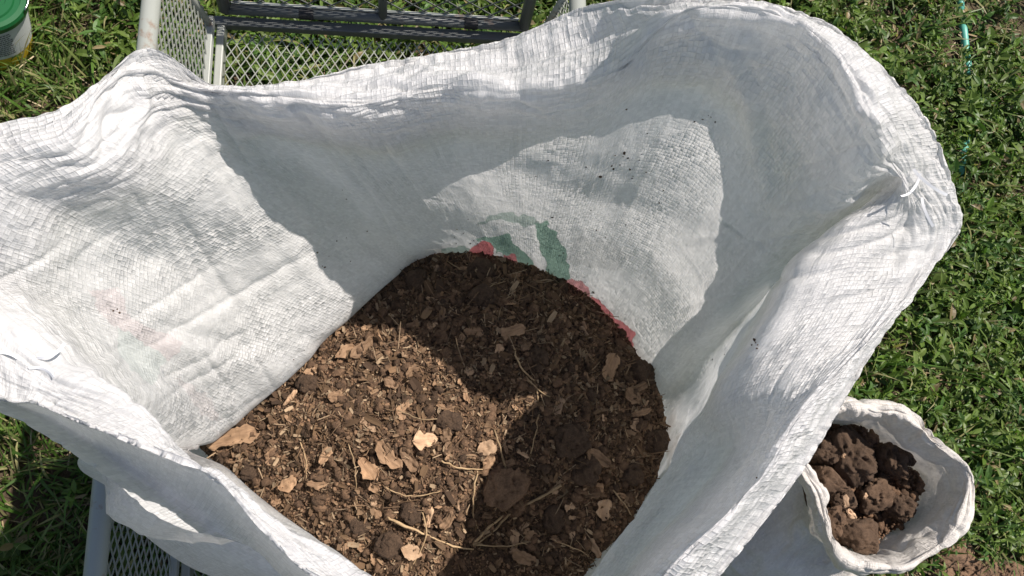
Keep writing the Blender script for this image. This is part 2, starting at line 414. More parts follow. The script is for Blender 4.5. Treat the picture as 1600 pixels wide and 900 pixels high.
# grass blades
def blades(n, dens, Lm, Wm, palette, zlift=0.0, flat=0.0):
    P = scatter(n, dens)
    cl = P+rng.normal(0, .006, P.shape)
    B = np.stack([cl[:, 0], cl[:, 1], gz(cl[:, 0], cl[:, 1])+zlift*rng.random(n)-.004], -1)
    yaw = 6.28*(noise(P[:, 0]*9, P[:, 1]*9, seed=71)*.6)+rng.normal(0, 1.3, n)
    pitch = np.clip(rng.normal(1.05-flat, .35, n), -.1, 1.5)
    L = Lm*rng.lognormal(0, .35, n); W = Wm*rng.uniform(.6, 1.4, n); cv = rng.uniform(.2, 1.9, n)*(1-.6*flat)
    pi = rng.integers(0, len(palette), n); cols = np.array(palette)[pi]*rng.uniform(.65, 1.35, (n, 1))
    return B, yaw, pitch, L, W, cv, cols
g_ = blades(80000, lambda x, y: cover(x, y)*(1.0-.62*weedy(x, y)), .058, .0042, [(.09, .175, .03), (.125, .20, .045), (.07, .145, .026), (.18, .23, .07), (.30, .28, .13)])
strips('grass', g_[0], g_[1], g_[2], g_[3], g_[4], g_[5], [.8, 1, .9, .65, .05], g_[6], MAT_LEAF, 0, 'long thin green lawn grass blades', 'grass')
d_ = blades(26000, lambda x, y: np.clip(.35+.5*(1-cover(x, y))+.3*fbm(x*4, y*4, seed=77), 0, 1), .034, .0026, [(.28, .21, .12), (.20, .15, .09), (.36, .30, .19), (.12, .085, .05)], .02, 1.0)
strips('dead_grass_thatch', d_[0], d_[1], d_[2], d_[3], d_[4], d_[5], [.8, 1, .9, .65, .05], d_[6], MAT_DEAD, 0, 'dry straw-coloured dead grass lying between the weeds', 'thatch')

# ------------------------------------------------------------------ lump shapes
import bmesh
def ico(sub):
    bm = bmesh.new(); bmesh.ops.create_icosphere(bm, subdivisions=sub, radius=1.0)
    V = np.array([v.co[:] for v in bm.verts]); Fc = np.array([[v.index for v in f.verts] for f in bm.faces]); bm.free(); return V, Fc
ICO = {k: ico(k) for k in (1, 2, 4, 5)}
def clod(r, seed, sub=4, squash=(1, 1, .75), rough=.28):
    V, Fc = ICO[sub]; o = seed*3.7
    d = 1+rough*fbm(V[:, 0]*1.3+o, V[:, 1]*1.3, V[:, 2]*1.3, seed=seed, oct=3)+rough*.45*fbm(V[:, 0]*5+o, V[:, 1]*5, V[:, 2]*5, seed=seed+3, oct=4)
    pit = fbm(V[:, 0]*3+o, V[:, 1]*3, V[:, 2]*3, seed=seed+8, oct=2); d = d-.6*rough*sstep(.15, .45, pit)+rough*.16*fbm(V[:, 0]*14+o, V[:, 1]*14, V[:, 2]*14, seed=seed+12, oct=3)
    return V*d[:, None]*np.array(squash)*r, Fc
def cut(V, r, seed, n=7, lo=.62, hi=.9):     # flat broken faces
    g = np.random.default_rng(seed)
    for _ in range(n):
        d = g.normal(size=3); d /= np.linalg.norm(d); c = r*g.uniform(lo, hi); t = V @ d; V = V-np.outer(np.maximum(t-c, 0)*.6, d)
    return V
def tones(n, v): return {'tone': np.tile(np.array([v, v, v, 1.0]), (n, 1))}
def rotz(V, a, tx=0, ty=0):
    c, s_ = math.cos(a), math.sin(a); V = V @ np.array([[c, s_, 0], [-s_, c, 0], [0, 0, 1]])
    if tx:
        c, s_ = math.cos(tx), math.sin(tx); V = V @ np.array([[1, 0, 0], [0, c, s_], [0, -s_, c]])
    return V

# ------------------------------------------------------------------ sheet (sack) builder
def cr(Pm, t):                          # Catmull-Rom through rows of Pm (k,...), t in [0,k-1]
    k = len(Pm); i = np.clip(np.floor(t).astype(int), 0, k-2); f = (t-i)
    p = lambda j: Pm[np.clip(j, 0, k-1)]
    f = f.reshape((-1,)+(1,)*(Pm.ndim-1))
    a, b, c, d = p(i-1), p(i), p(i+1), p(i+2)
    return .5*((2*b)+(-a+c)*f+(2*a-5*b+4*c-d)*f*f+(-a+3*b-3*c+d)*f**3)
def sheet_base(rings, segs, ns):
    Rg = np.array(rings)                # (nr, nst, 3)
    nst = Rg.shape[1]
    s = np.arange(ns)/ns*nst
    Rw = np.concatenate([Rg[:, -2:], Rg, Rg[:, :3]], 1).transpose(1, 0, 2)
    S = cr(Rw, s+2)                     # (ns, nr, 3)
    t = np.concatenate([np.arange(q)/q+i for i, q in enumerate(segs)]+[[len(segs)]])
    G = cr(S.transpose(1, 0, 2), t)     # (nt, ns, 3)
    return G, s, t
def normals(G):
    ds = np.roll(G, -1, 1)-np.roll(G, 1, 1); dt = np.gradient(G, axis=0)
    Nn = np.cross(ds, dt); return Nn/(np.linalg.norm(Nn, axis=2)[..., None]+1e-9)
def sheet_mesh(G, uv):
    nt_, ns_ = G.shape[:2]
    V = np.concatenate([G, G[:, :1]], 1).reshape(-1, 3)       # duplicate the seam for clean uv
    uvf = uv.reshape(-1, 2)
    i = np.arange(nt_-1)[:, None]*(ns_+1)+np.arange(ns_)[None, :]
    return V, np.stack([i, i+1, i+ns_+2, i+ns_+1], -1).reshape(-1, 4), uvf
def pl_dist(u, v, pl):                  # distance (px) and signed side to a polyline
    best = np.full(u.shape, 1e9); sg = np.zeros(u.shape); tt = np.zeros(u.shape)
    pl = np.array(pl, float); n = len(pl)-1
    for k in range(n):
        a, b = pl[k], pl[k+1]; d = b-a; L2 = d.dot(d)
        t = np.clip(((u-a[0])*d[0]+(v-a[1])*d[1])/L2, 0, 1)
        ex, ey = u-(a[0]+t*d[0]), v-(a[1]+t*d[1]); dist = np.hypot(ex, ey)
        c = d[0]*ey-d[1]*ex; m = dist < best
        best = np.where(m, dist, best); sg = np.where(m, np.sign(c), sg); tt = np.where(m, (k+t)/n, tt)
    return best, sg, tt
def inpoly(u, v, poly):
    r = np.zeros(u.shape, bool); n = len(poly)
    for k in range(n):
        x1, y1 = poly[k]; x2, y2 = poly[(k+1) % n]
        c = ((y1 > v) != (y2 > v)) & (u < (x2-x1)*(v-y1)/(y2-y1+1e-9)+x1); r ^= c
    return r

# ------------------------------------------------------------------ large sack
#        B (outer top of lip)        C (inner turn of lip)      F (lower visible edge)     A (hem hanging outside)
ST = [((224, 78, 1.005), (214, 150, .995), (622, 430, .735), None),
      ((330, 128, .972), (330, 152, .972), (650, 408, .725), None),
      ((440, 128, .970), (450, 164, .976), (690, 398, .722), None),
      ((560, 104, .970), (560, 176, .978), (730, 399, .720), None),
      ((680, 84, .972), (680, 152, .982), (770, 406, .720), None),
      ((800, 60, .985), (800, 150, .996), (810, 415, .720), None),
      ((920, 14, 1.010), (930, 132, 1.015), (850, 433, .720), None),
      ((1050, -4, 1.055), (1050, 40, 1.068), (892, 452, .720), None),
      ((1180, -1, 1.065), (1170, 30, 1.078), (928, 478, .720), None),
      ((1290, 33, 1.070), (1262, 66, 1.088), (965, 515, .720), None),
      ((1370, 98, 1.060), (1322, 136, 1.082), (995, 556, .720), None),
      ((1440, 178, 1.045), (1365, 210, 1.075), (1020, 598, .720), None),
      ((1482, 268, 1.020), (1412, 282, 1.040), (1038, 640, .722), None),
      ((1500, 360, .995), (1440, 365, 1.005), (1048, 672, .730), None),
      ((1445, 440, .995), (1410, 455, 1.005), (1054, 694, .740), None),
      ((1375, 538, 1.000), (1322, 560, 1.020), (1056, 716, .750), None),
      ((1312, 640, .998), (1240, 655, 1.028), (1056, 748, .750), None),
      ((1250, 742, .993), (1182, 750, 1.028), (1016, 806, .745), None),
      ((1130, 892, .985), (1045, 885, 1.020), (960, 884, .745), None),
      ((1040, 985, .975), (985, 965, .990), (900, 940, .745), None),
      ((880, 1045, .970), (860, 1010, .985), (790, 985, .745), None),
      ((690, 1000, .970), (715, 980, .980), (670, 990, .740), None),
      ((500, 902, .985), (583, 902, .962), None, (485, 918, .935)),
      ((415, 826, .988), (470, 828, .965), None, (392, 850, .94)),
      ((335, 742, .995), (362, 752, .968), None, (302, 798, .94)),
      ((238, 700, 1.000), (300, 706, .972), None, (228, 745, .945)),
      ((136, 660, 1.000), (215, 640, .980), (292, 702, .86), (160, 700, .95)),
      ((62, 630, 1.000), (120, 585, .990), (332, 690, .765), (85, 655, .955)),
      ((-25, 598, 1.005), (0, 475, .995), (395, 638, .755), (-10, 600, .96)),
      ((-150, 420, 1.01), (-70, 400, 1.005), (462, 580, .752), None),
      ((-100, 235, 1.02), (-10, 290, 1.02), (530, 513, .750), None),
      ((100, 168, 1.015), (130, 235, 1.018), (584, 462, .745), None)]
DX = {12: (1375, 300, 1.003), 13: (1275, 385, 1.000), 14: (1205, 500, .995), 15: (1135, 620, .978), 16: (1140, 695, .955), 17: (1080, 780, .940), 18: (990, 882, .935), 19: (930, 960, .93),
      24: (285, 792, .93), 25: (200, 745, .92), 26: (160, 700, .94)}
EX = {12: (1190, 470, .84), 13: (1130, 560, .84), 14: (1090, 640, .85), 15: (1056, 700, .86), 16: (1040, 735, .90), 17: (1000, 790, .895), 18: (942, 868, .895), 19: (890, 935, .89), 20: (780, 980, .90),
      24: (268, 838, .85), 25: (186, 790, .86), 26: (215, 735, .89)}
cen = np.array([.05, .07, 0])
Bm = np.array([U(*q[0]) for q in ST]); Cm = np.array([U(*q[1]) for q in ST])
out = Bm-cen; out[:, 2] = 0; out /= np.linalg.norm(out, axis=1)[:, None]
Am = np.array([U(*q[3]) if q[3] else b-o*.020-np.array([0, 0, .034]) for q, b, o in zip(ST, Bm, out)])
Fm = np.array([U(*q[2]) if q[2] else [c[0]+o[0]*.03, c[1]+o[1]*.03, .735] for q, c, o in zip(ST, Cm, out)])
dC = Fm-Cm
bul = np.array([.012]*32); bul[12:20] = -.004; bul[26:30] = -.008; bul[30:32] = .012; bul[0:3] = .004
Dm = Cm+dC*.33+out*bul[:, None]; Em = Cm+dC*.68+out*bul[:, None]*.9
for k_, q_ in DX.items(): Dm[k_] = U(*q_)
for k_, q_ in EX.items(): Em[k_] = U(*q_)
A0 = Am+out*.004-np.array([0, 0, .012]); A0[24:29] = Am[24:29]+out[24:29]*.014+np.array([0, 0, .005])
A3 = Bm-out*.004-np.array([0, 0, .007]); A3[22:29] = Bm[22:29]*.85+Am[22:29]*.15+out[22:29]*.001
th = np.arctan2((Fm-cen)[:, 1], (Fm-cen)[:, 0])
def sup(th, c, rx, ry, z, p=2.6):
    r = (np.abs(np.cos(th)/rx)**p+np.abs(np.sin(th)/ry)**p)**(-1/p)
    return np.stack([c[0]+r*np.cos(th), c[1]+r*np.sin(th), np.full_like(th, z)], -1)
# even out the angles so the lower body does not bunch up
th = np.unwrap(th[::-1])[::-1]
idx = np.arange(32); thu = th[0]-2*math.pi*idx/32; thb = .5*th+.5*thu
Hm = sup(thb, (-.028, .05), .275, .185, .52); Im = sup(thb, (-.015, .055), .235, .165, .295)
Gm = Fm*.45+Hm*.55; Gm[:, 2] = Fm[:, 2]-.045
rings = [A0, Am, A3, Bm, Cm, Dm, Em, Fm, Gm, Hm, Im]
segs = [16, 26, 10, 60, 100, 100, 90, 16, 20, 18]
NS = 1100
G, S_, T_ = sheet_base(rings, segs, NS)
Nn = normals(G)
# make normals point to the inside of the sack on the wall
PERIM = 1.32
uu = S_/32*PERIM
vv = np.concatenate([[0], np.cumsum(np.linalg.norm(np.diff(G, axis=0), axis=2).mean(1))])
SU, TV = np.meshgrid(uu, vv)
pu, pv = proj(G)
t2 = np.interp(T_, [0, 1, 2, 3, 10], [-1, 0, .75, 1, 8])[:, None]*np.ones((1, NS))
lip = np.exp(-((t2-1.6)/.8)**2); wall = sstep(1.8, 2.3, t2)*(1-sstep(4.7, 5.0, t2)); body = sstep(5, 5.6, t2)
ph = SU*2*math.pi/PERIM; cx, cy = np.cos(ph)*PERIM/6.283, np.sin(ph)*PERIM/6.283     # seamless cylinder coords
h = .0040*fbm(cx*14, cy*16, TV*12, seed=11, oct=3)*(wall+.6*lip+body)
h += .0014*ridge(cx*30, cy*30, TV*9, seed=12)*(wall*.6+lip)
h += .0008*ridge(cx*90, cy*90, TV*60, seed=13)*(wall*.35+1.2*lip)
h += .0007*np.maximum(ridge(cx*26+2*noise(cx*9, cy*9, TV*9, seed=5), cy*26, TV*44, seed=17)-.55, 0)*2*(.5*wall+1.5*lip)
h += .0032*ridge(cx*9, cy*9, TV*75+3*fbm(cx*12, cy*12, TV*5, seed=3), seed=14)*lip      # creases along the rim
h += .0013*ridge(cx*22, cy*22, TV*170, seed=15)*lip+.0008*ridge(cx*60, cy*60, TV*280, seed=16)*lip
# long slanting creases on the far and left walls
sl = (pu*.78+pv*.62)/1000; pr = (-pu*.62+pv*.78)/1000
farw = wall*sstep(150, 320, pu)*(1-sstep(560, 760, pu))
sl2 = (pu*.84-pv*.54)
h += .0011*ridge(sl2/22, (pu*.54+pv*.84)/190, seed=21)*farw
lf = wall*(1-sstep(420, 560, pu))*sstep(300, 420, pv)
h += .0013*ridge((pu*.5+pv*.86)/26, (pu*.86-pv*.5)/210, seed=22)*lf+.0008*ridge((pu*.75-pv*.66)/20, (pu*.66+pv*.75)/160, seed=27)*lf
rt = wall*sstep(950, 1150, pu)*(1-sstep(500, 600, pv))
h += .0016*ridge((pu*.25+pv*.97)/24, (pu*.97-pv*.25)/120, seed=23)*rt
# modelled folds: (polyline in the photograph, width px, height m, one-sided step m, step width)
FOLDS = [([(470, 165), (600, 190), (690, 205), (800, 212), (870, 245), (960, 272), (1060, 300), (1115, 335)], 20, -.003, .012, 40),
         ([(1000, 95), (1090, 60), (1160, 70), (1200, 140), (1215, 230), (1235, 300), (1300, 300)], 22, -.004, .012, 30),
         ([(1310, 60), (1340, 170), (1400, 215), (1360, 260), (1290, 330), (1240, 430), (1180, 560)], 18, -.006, .0, 20),
         ([(1470, 250), (1440, 330), (1400, 400), (1330, 520)], 16, .004, 0, 20),
         ([(250, 505), (330, 530), (420, 545)], 16, .004, .003, 26),
         ([(450, 520), (500, 535), (560, 520)], 14, .003, .0, 26),
         ([(0, 480), (80, 520), (160, 610), (260, 680)], 14, -.004, .004, 20),
         ([(990, 360), (1060, 470), (1090, 600), (1110, 700)], 26, .004, 0, 30),
         ([(560, 140), (640, 100), (690, 112), (800, 130), (960, 95)], 10, -.004, .004, 14),
         ([(700, 100), (860, 70), (980, 30)], 9, .004, 0, 14),
         ([(215, 100), (222, 150), (212, 185), (195, 240)], 12, -.006, 0, 12)]
vis = sstep(.9, 1.3, t2)*(1-sstep(4.9, 5.1, t2))
for pl, wd, hh, st, sw in FOLDS:
    d, sg, tt = pl_dist(pu, pv, pl); fade = np.sin(np.pi*np.clip(tt, .02, .98))**.5
    h += hh*np.exp(-(d/wd)**2)*fade*vis
    if st: h += st*np.clip(1-d/(sw*5), 0, 1)**2*np.where(sg > 0, 1, 0)*sstep(0, sw, d)*fade*vis*-1
G2 = G+Nn*h[..., None]
# ragged hem / rim
rg = np.exp(-((t2-1.0)/.25)**2); G2[..., 2] += rg*.0016*noise(SU*320, TV*60, seed=40)
G2[..., 2] += .0025*np.exp(-((t2+1)/.2)**2)*noise(SU*200, TV*0, seed=41)
# printed ink that lies on the cloth
ink = np.zeros(G.shape[:2]+(4,)); ink[..., :3] = .5
wob = 4*noise(pu/9, pv/9, seed=50); wob2 = 4*noise(pu/9, pv/9, seed=51)
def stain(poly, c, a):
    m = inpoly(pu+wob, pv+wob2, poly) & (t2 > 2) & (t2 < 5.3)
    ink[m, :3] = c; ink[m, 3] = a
GR = (.055, .24, .15); RD = (.52, .03, .04)
stain([(742, 352), (765, 337), (795, 328), (838, 334), (850, 350), (822, 352), (790, 344), (765, 348)], (.16, .30, .24), .55)
stain([(838, 345), (855, 342), (876, 372), (887, 400), (890, 452), (855, 452), (852, 405), (842, 372)], GR, .72)
stain([(742, 372), (795, 362), (803, 382), (832, 408), (850, 450), (805, 430), (788, 402), (768, 382)], GR, .72)
stain([(690, 388), (728, 384), (745, 398), (730, 404), (692, 396)], GR, .5)
stain([(732, 396), (748, 376), (772, 382), (776, 412)], RD, .8)
stain([(780, 412), (788, 396), (806, 400), (818, 424)], RD, .75)
stain([(874, 446), (892, 432), (920, 450), (920, 476)], RD, .65)
stain([(905, 478), (924, 462), (954, 486), (992, 522), (984, 550), (950, 540)], RD, .78)
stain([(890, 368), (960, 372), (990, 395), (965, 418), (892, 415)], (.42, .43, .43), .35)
stain([(136, 452), (185, 450), (205, 500), (285, 532), (262, 562), (165, 505)], (.80, .45, .46), .17)
stain([(270, 585), (330, 620), (350, 660), (320, 650)], (.80, .50, .50), .12)
stain([(180, 510), (260, 560), (240, 600), (190, 560)], (.55, .72, .66), .22)
tide = np.clip(fbm(cx*40, cy*40, TV*30, seed=55, oct=4)+.55, 0, 1)*np.exp(-((4.95-np.minimum(t2, 4.95))/.20)**2)*(t2 > 3)*(t2 < 5.3)*(ink[..., 3] == 0)
ink[..., :3] = np.where((tide > .02)[..., None], np.array([.30, .21, .14]), ink[..., :3]); ink[..., 3] = np.where(tide > .02, tide*.42, ink[..., 3])
uv = np.stack([SU, TV], -1)
uvx = np.concatenate([uv, np.stack([np.full((len(vv), 1), PERIM), TV[:, :1]], -1)], 1)
V, Fq, uvf = sheet_mesh(G2, uvx)
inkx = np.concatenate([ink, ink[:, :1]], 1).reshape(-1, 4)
big = empty('woven_sack', (-.01, .055, .295))
tag(big, 'large open white woven plastic sack standing in the cart, filled with brown compost', 'sack')
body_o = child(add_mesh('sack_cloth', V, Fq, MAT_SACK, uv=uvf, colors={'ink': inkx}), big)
bs = sup(np.linspace(0, 2*math.pi, 64, endpoint=False), (-.015, .055), .235, .165, .295)
mb = MB(); mb.add(np.vstack([bs, [[-.015, .055, .294]]]), [[i, (i+1) % 64, 64] for i in range(64)])
b_o = child(mb.build('sack_bottom', MAT_SACK), big)
# frayed tapes along the rim
G3 = np.concatenate([G2, G2[:, :1]], 1)
def thread(px, py, ln, ang, curl, wd=.0016):
    d = np.hypot(*(np.array(proj(G2[48:118]))-np.array([px, py])[:, None, None])); j = np.unravel_index(np.argmin(d), d.shape)
    p = G2[48+j[0], j[1]]; k = 14; t = np.linspace(0, 1, k); a = ang+curl*t
    dirs = np.stack([np.cos(a), np.sin(a), .25*np.sin(t*3+curl)], -1)*ln/k
    c = p+np.array([0, 0, .001])+np.cumsum(dirs, 0)-dirs[0]
    sd_ = np.stack([-np.sin(a)*.8, np.cos(a)*.8, np.full(k, .6)], -1)*wd/2
    Vt = np.vstack([c-sd_, c+sd_]); Ft = [[i, i+1, k+i+1, k+i] for i in range(k-1)]
    m = MB(); m.add(Vt, Ft); o = child(m.build('loose_tape', MAT_TAPE), big)
    so = o.modifiers.new('thick', 'SOLIDIFY'); so.thickness = .0002
s = N('white_plastic_tape'); MAT_TAPE = s.set(Base_Color=(.84, .85, .86), Roughness=.35)
for i, (px, py, ln, an, cu_) in enumerate([(1425, 265, .028, -1.3, 1.1), (1436, 272, .025, -1.7, -1.2), (1440, 310, .022, -1.9, 1.0), (60, 560, .018, -.3, 1.6), (45, 575, .016, .3, -1.2), (30, 560, .012, 2.4, 1.)]):
    thread(px, py, ln, an, cu_)

# ------------------------------------------------------------------ compost heap
soil_c = np.array([.055, .06])
SB = Fm*.80+Gm*.20
SB[22:26, :2] = (Fm*.97+Hm*.03)[22:26, :2]
def soil_z(x, y, q):                    # q: 0 centre .. 1 wall
    z = .765-.040*q**2.5
    z = z+.012*fbm(x*11, y*11, seed=61, oct=2)+.0050*fbm(x*45, y*45, seed=62, oct=3)
    z = z-.020*np.exp(-(((x-.085)/.05)**2+((y+.065)/.03)**2))
    return z
nq, nsx = 230, 640
s_ = np.arange(nsx)/nsx*32
SBw = np.concatenate([SB[-2:], SB, SB[:3]], 0); bnd = cr(SBw, s_+2)[:, :2]
def soil_pt(sa, q):
    b = np.stack([np.interp(sa % nsx, np.arange(nsx+1), np.append(bnd[:, k], bnd[0, k])) for k in (0, 1)], -1)
    xy = soil_c+(b-soil_c)*q[..., None]; return xy
Q, SA = np.meshgrid(np.linspace(0.003, 1, nq), np.arange(nsx), indexing='ij')
xy = soil_pt(SA, Q); z = soil_z(xy[..., 0], xy[..., 1], Q)+.0014*fbm(xy[..., 0]*260, xy[..., 1]*260, seed=63, oct=2)
V = np.concatenate([xy, z[..., None]], -1).reshape(-1, 3)
i0 = np.arange(nq-1)[:, None]*nsx+np.arange(nsx)[None]; i1 = np.arange(nq-1)[:, None]*nsx+(np.arange(nsx)+1)[None] % nsx
Fh = np.stack([i0, i1, i1+nsx, i0+nsx], -1).reshape(-1, 4)
def to_tri(Fq): return np.concatenate([Fq[:, [0, 1, 2]], Fq[:, [0, 2, 3]]])
def soil_at(px, py):                    # point on the heap seen at a pixel
    zz = .75
    for _ in range(4):
        p = U(px, py, zz); 
        d = p[:2]-soil_c; ang_b = np.arctan2(bnd[:, 1]-soil_c[1], bnd[:, 0]-soil_c[0]); k = np.argmin(np.abs(np.angle(np.exp(1j*(ang_b-math.atan2(d[1], d[0]))))))
        q = min(1, np.linalg.norm(d)/np.linalg.norm(bnd[k]-soil_c)); zz = float(soil_z(p[0], p[1], q))
    return U(px, py, zz), q
# crumbs, bark fines and fibres make one countless mass with the heap
nc = 34000
qa = np.sqrt(rng.random(nc))*.985; sa = rng.random(nc)*nsx; cxy = soil_pt(sa, qa)
r = np.clip(.0008*(rng.pareto(2.9, nc)+1), .0008, .0046); cz = soil_z(cxy[:, 0], cxy[:, 1], qa)+r*.35
Vi, Fi = ICO[1]; V2, F2 = ICO[2]
def lumps(P, r, Vi, Fi):
    n = len(P); Q_ = rng.normal(size=(n, 3, 3)); Q_, _ = np.linalg.qr(Q_)
    dfm = 1+rng.uniform(-.32, .32, (n, len(Vi))); sc_ = rng.uniform(.6, 1.3, (n, 1, 3))
    W_ = np.einsum('nij,nkj->nki', Q_, Vi[None]*dfm[..., None]*sc_)*r[:, None, None]+P[:, None]
    Fx = (np.arange(n)[:, None, None]*len(Vi)+Fi[None]).reshape(-1, 3)
    return W_.reshape(-1, 3), Fx
P = np.column_stack([cxy, cz]); sm = r < .0028
Va, Fa = lumps(P[sm], r[sm], Vi, Fi); Vb, Fb = lumps(P[~sm], r[~sm], V2, F2)
tb = np.repeat(rng.uniform(.4, 2.3, sm.sum())**1.0, len(Vi)); tc_ = np.repeat(rng.uniform(.5, 1.35, (~sm).sum()), len(V2))
th_ = np.full(nq*nsx, .75)
Vall = np.vstack([V, Va, Vb]); n0 = len(V)
Fall = np.vstack([to_tri(Fh), Fa+n0, Fb+n0+len(Va)]); tall = np.concatenate([th_, tb, tc_])
warm = np.stack([tall, tall*.97, tall*.93, np.ones_like(tall)], -1)
tag(add_mesh('compost_heap', Vall, Fall, MAT_SOIL, colors={'tone': warm}), 'dark brown crumbly compost filling the large sack', 'compost', kind='stuff')
# fine bark flakes and fibres
nf = 15000
qa = np.sqrt(rng.random(nf))*.98; sa = rng.random(nf)*nsx; fxy = soil_pt(sa, qa); fz = soil_z(fxy[:, 0], fxy[:, 1], qa)+rng.uniform(.001, .0035, nf)
Lf = .0036*rng.lognormal(0, .45, nf); fib = rng.random(nf) < .3; Wf = Lf*rng.uniform(.25, .6, nf); Wf[fib] = .0008; Lf[fib] *= 2.2
cf = np.array([(.29, .185, .11), (.18, .11, .06), (.46, .33, .21), (.10, .06, .036), (.24, .145, .08)])[rng.integers(0, 5, nf)]*rng.uniform(.4, .95, (nf, 1))
strips('bark_fines', np.column_stack([fxy, fz]), rng.uniform(0, 6.28, nf), rng.normal(0, .45, nf), Lf, Wf, rng.uniform(-.9, .9, nf), [.75, .9, 1., .85, .7], cf, MAT_DEAD, .2, 'small brown bark flakes and fibres strewn over the compost', 'bark flakes')

# ---- wood chips, leaves and stems one can tell apart
def chip_mesh(name, L, W, T, seed, mat, bend=.3, shape=1.0):
    k, m = 22, 12; a = np.linspace(-1, 1, k); b = np.linspace(-1, 1, m); A, B_ = np.meshgrid(a, b, indexing='ij')
    ww = (1-np.abs(A)**(2.2*shape))**.45*(1+.30*noise(A*2.2+seed, A*0, seed=seed)); ww = ww*(1+.13*noise(A*5+seed, A*0, seed=seed+9)); ww = np.clip(ww, .14, 2)
    x = A*L/2*(1+.10*noise(B_*1.5, B_*0+seed, seed=seed+1)+.08*noise(B_*4, B_*0+seed, seed=seed+6)); y = B_*W/2*ww*(1+.10*noise(A*9, B_*0, seed=seed+2))+.18*W*A*A*noise(np.array(seed*.7), np.array(.3))
    zc = bend*L*(.5*A*A*.6)+bend*.8*W*(B_*B_)*.4+T*.9*fbm(A*2+seed, B_*2, seed=seed+4, oct=3)
    edge = (1-np.maximum(np.abs(A), np.abs(B_))**6)
    top = np.stack([x, y, zc+T/2*edge], -1).reshape(-1, 3); bot = np.stack([x, y, zc-T/2*edge], -1).reshape(-1, 3)
    i = (np.arange(k-1)[:, None]*m+np.arange(m-1)[None]).ravel(); nn = k*m
    f1 = np.stack([i, i+m, i+m+1, i+1], -1); f2 = f1[:, ::-1]+nn
    bd = [j for j in range(m)]+[j*m+m-1 for j in range(1, k)]+[(k-1)*m+j for j in range(m-2, -1, -1)]+[j*m for j in range(k-2, 0, -1)]
    bd = np.array(bd); bn = np.roll(bd, -1); f3 = np.stack([bd, bn, bn+nn, bd+nn], -1)
    return add_mesh(name, np.vstack([top, bot]), np.vstack([f1, f2, f3]), mat, colors=tones(2*nn, 1.0))
def place(o, px, py, lift=.003, rot=(0, 0, 0)):
    p, q = soil_at(px, py); o.location = (p[0], p[1], p[2]+lift); o.rotation_euler = rot; return o
CH = [ # px, py, length, width, yaw, tilt, material, bend, label
 (366, 682, .040, .015, .25, .15, MAT_CHIP, .2, 'long layered brown bark slab at the left edge of the compost beside the white fold'),
 (603, 713, .030, .014, -.8, .3, MAT_CHIP, .5, 'grey brown curled leaf-shaped wood chip, upper of the curled pair in the sunlit compost'),
 (576, 735, .024, .013, -.9, .35, MAT_CHIP, .7, 'cupped orange-brown shell-like wood chip at the lower left of the curled pair'),
 (640, 717, .024, .012, -1.0, .3, MAT_CHIP, .6, 'folded tan wood chip right of the curled pair, below the pale square chip'),
 (664, 688, .020, .014, .1, .1, MAT_PALECHIP, .1, 'pale cream squarish wood flake in the middle of the sunlit compost'),
 (760, 700, .017, .012, .3, .25, MAT_PALECHIP, .2, 'pale peach wood flake by the shadow edge'),
 (762, 722, .014, .009, .8, .3, MAT_CHIP, .2, 'tan angular flake just under the pale peach flake'),
 (510, 710, .019, .008, 1.1, .2, MAT_CHIP, .2, 'short upright reddish wood chip left of the curled pair'),
 (452, 757, .017, .012, .6, .3, MAT_CHIP, .3, 'blocky tan wood chip low on the left side of the compost'),
 (566, 545, .024, .009, .8, .5, MAT_CHIP, .3, 'orange splintered chip at the top edge of the sunlit compost'),
 (540, 552, .018, .010, .5, .3, MAT_CHIP, .3, 'tan chip left of the splintered orange chip on the upper sunlit edge'),
 (455, 622, .016, .005, .9, .2, MAT_PALECHIP, .2, 'slim pale curved bark sliver at the upper left of the compost'),
 (800, 518, .022, .012, .3, .2, MAT_CHIP, .2, 'flat brown chip in the shaded middle of the compost'),
 (740, 520, .018, .009, .0, .2, MAT_CHIP, .2, 'small brown chip left of the flat brown chip in shade'),
 (690, 492, .012, .007, 1.3, .2, MAT_CHIP, .1, 'small tan rectangular chip standing in the upper shaded compost'),
 (940, 795, .018, .013, 1.3, .3, MAT_PALECHIP, .4, 'rounded pale wood lump in the shaded compost near the right fold'),
 (642, 862, .018, .011, -.3, .3, MAT_PALECHIP, .3, 'light tan oval flake near the front of the compost'),
 (697, 680, .013, .008, 1.2, .4, MAT_CHIP, .3, 'short rusty flake right of the pale cream flake'),
 (950, 575, .026, .014, 1.2, .4, MAT_CHIP, .4, 'large curled brown leaf at the right of the shaded compost'),
 (985, 620, .020, .012, -.6, .3, MAT_CHIP, .4, 'brown curled leaf below the large curled leaf at right'),
 (1000, 645, .018, .006, .3, .3, MAT_CHIP, .2, 'narrow reddish bark strip near the right wall of the sack'),
 (815, 870, .022, .010, -.4, .3, MAT_CHIP, .3, 'broad dark flake at the front of the shaded compost'),
 (930, 715, .026, .014, -.5, .3, MAT_CHIP, .5, 'jagged orange-brown leaf right of the round clod in shade'),
 (700, 812, .016, .009, 1.0, .3, MAT_CHIP, .3, 'tilted flake beside the long bent straw'),
 (525, 620, .013, .008, .4, .2, MAT_CHIP, .3, 'small flake high in the left sunlit compost'),
 (610, 600, .012, .007, -.6, .3, MAT_CHIP, .3, 'small flake under the sunlit top edge of the compost')]
for i, (px, py, L, W, yaw, ti, m, be, lb) in enumerate(CH):
    o = chip_mesh('wood_chip', L, W, .0022, 100+i*7, m, be, .8 if i % 3 else 1.6)
    tag(place(o, px, py, .0045, (ti*math.cos(i*2.1), ti*math.sin(i*2.1)*.8, yaw)), lb, 'wood chip', 'wood chips on the compost')
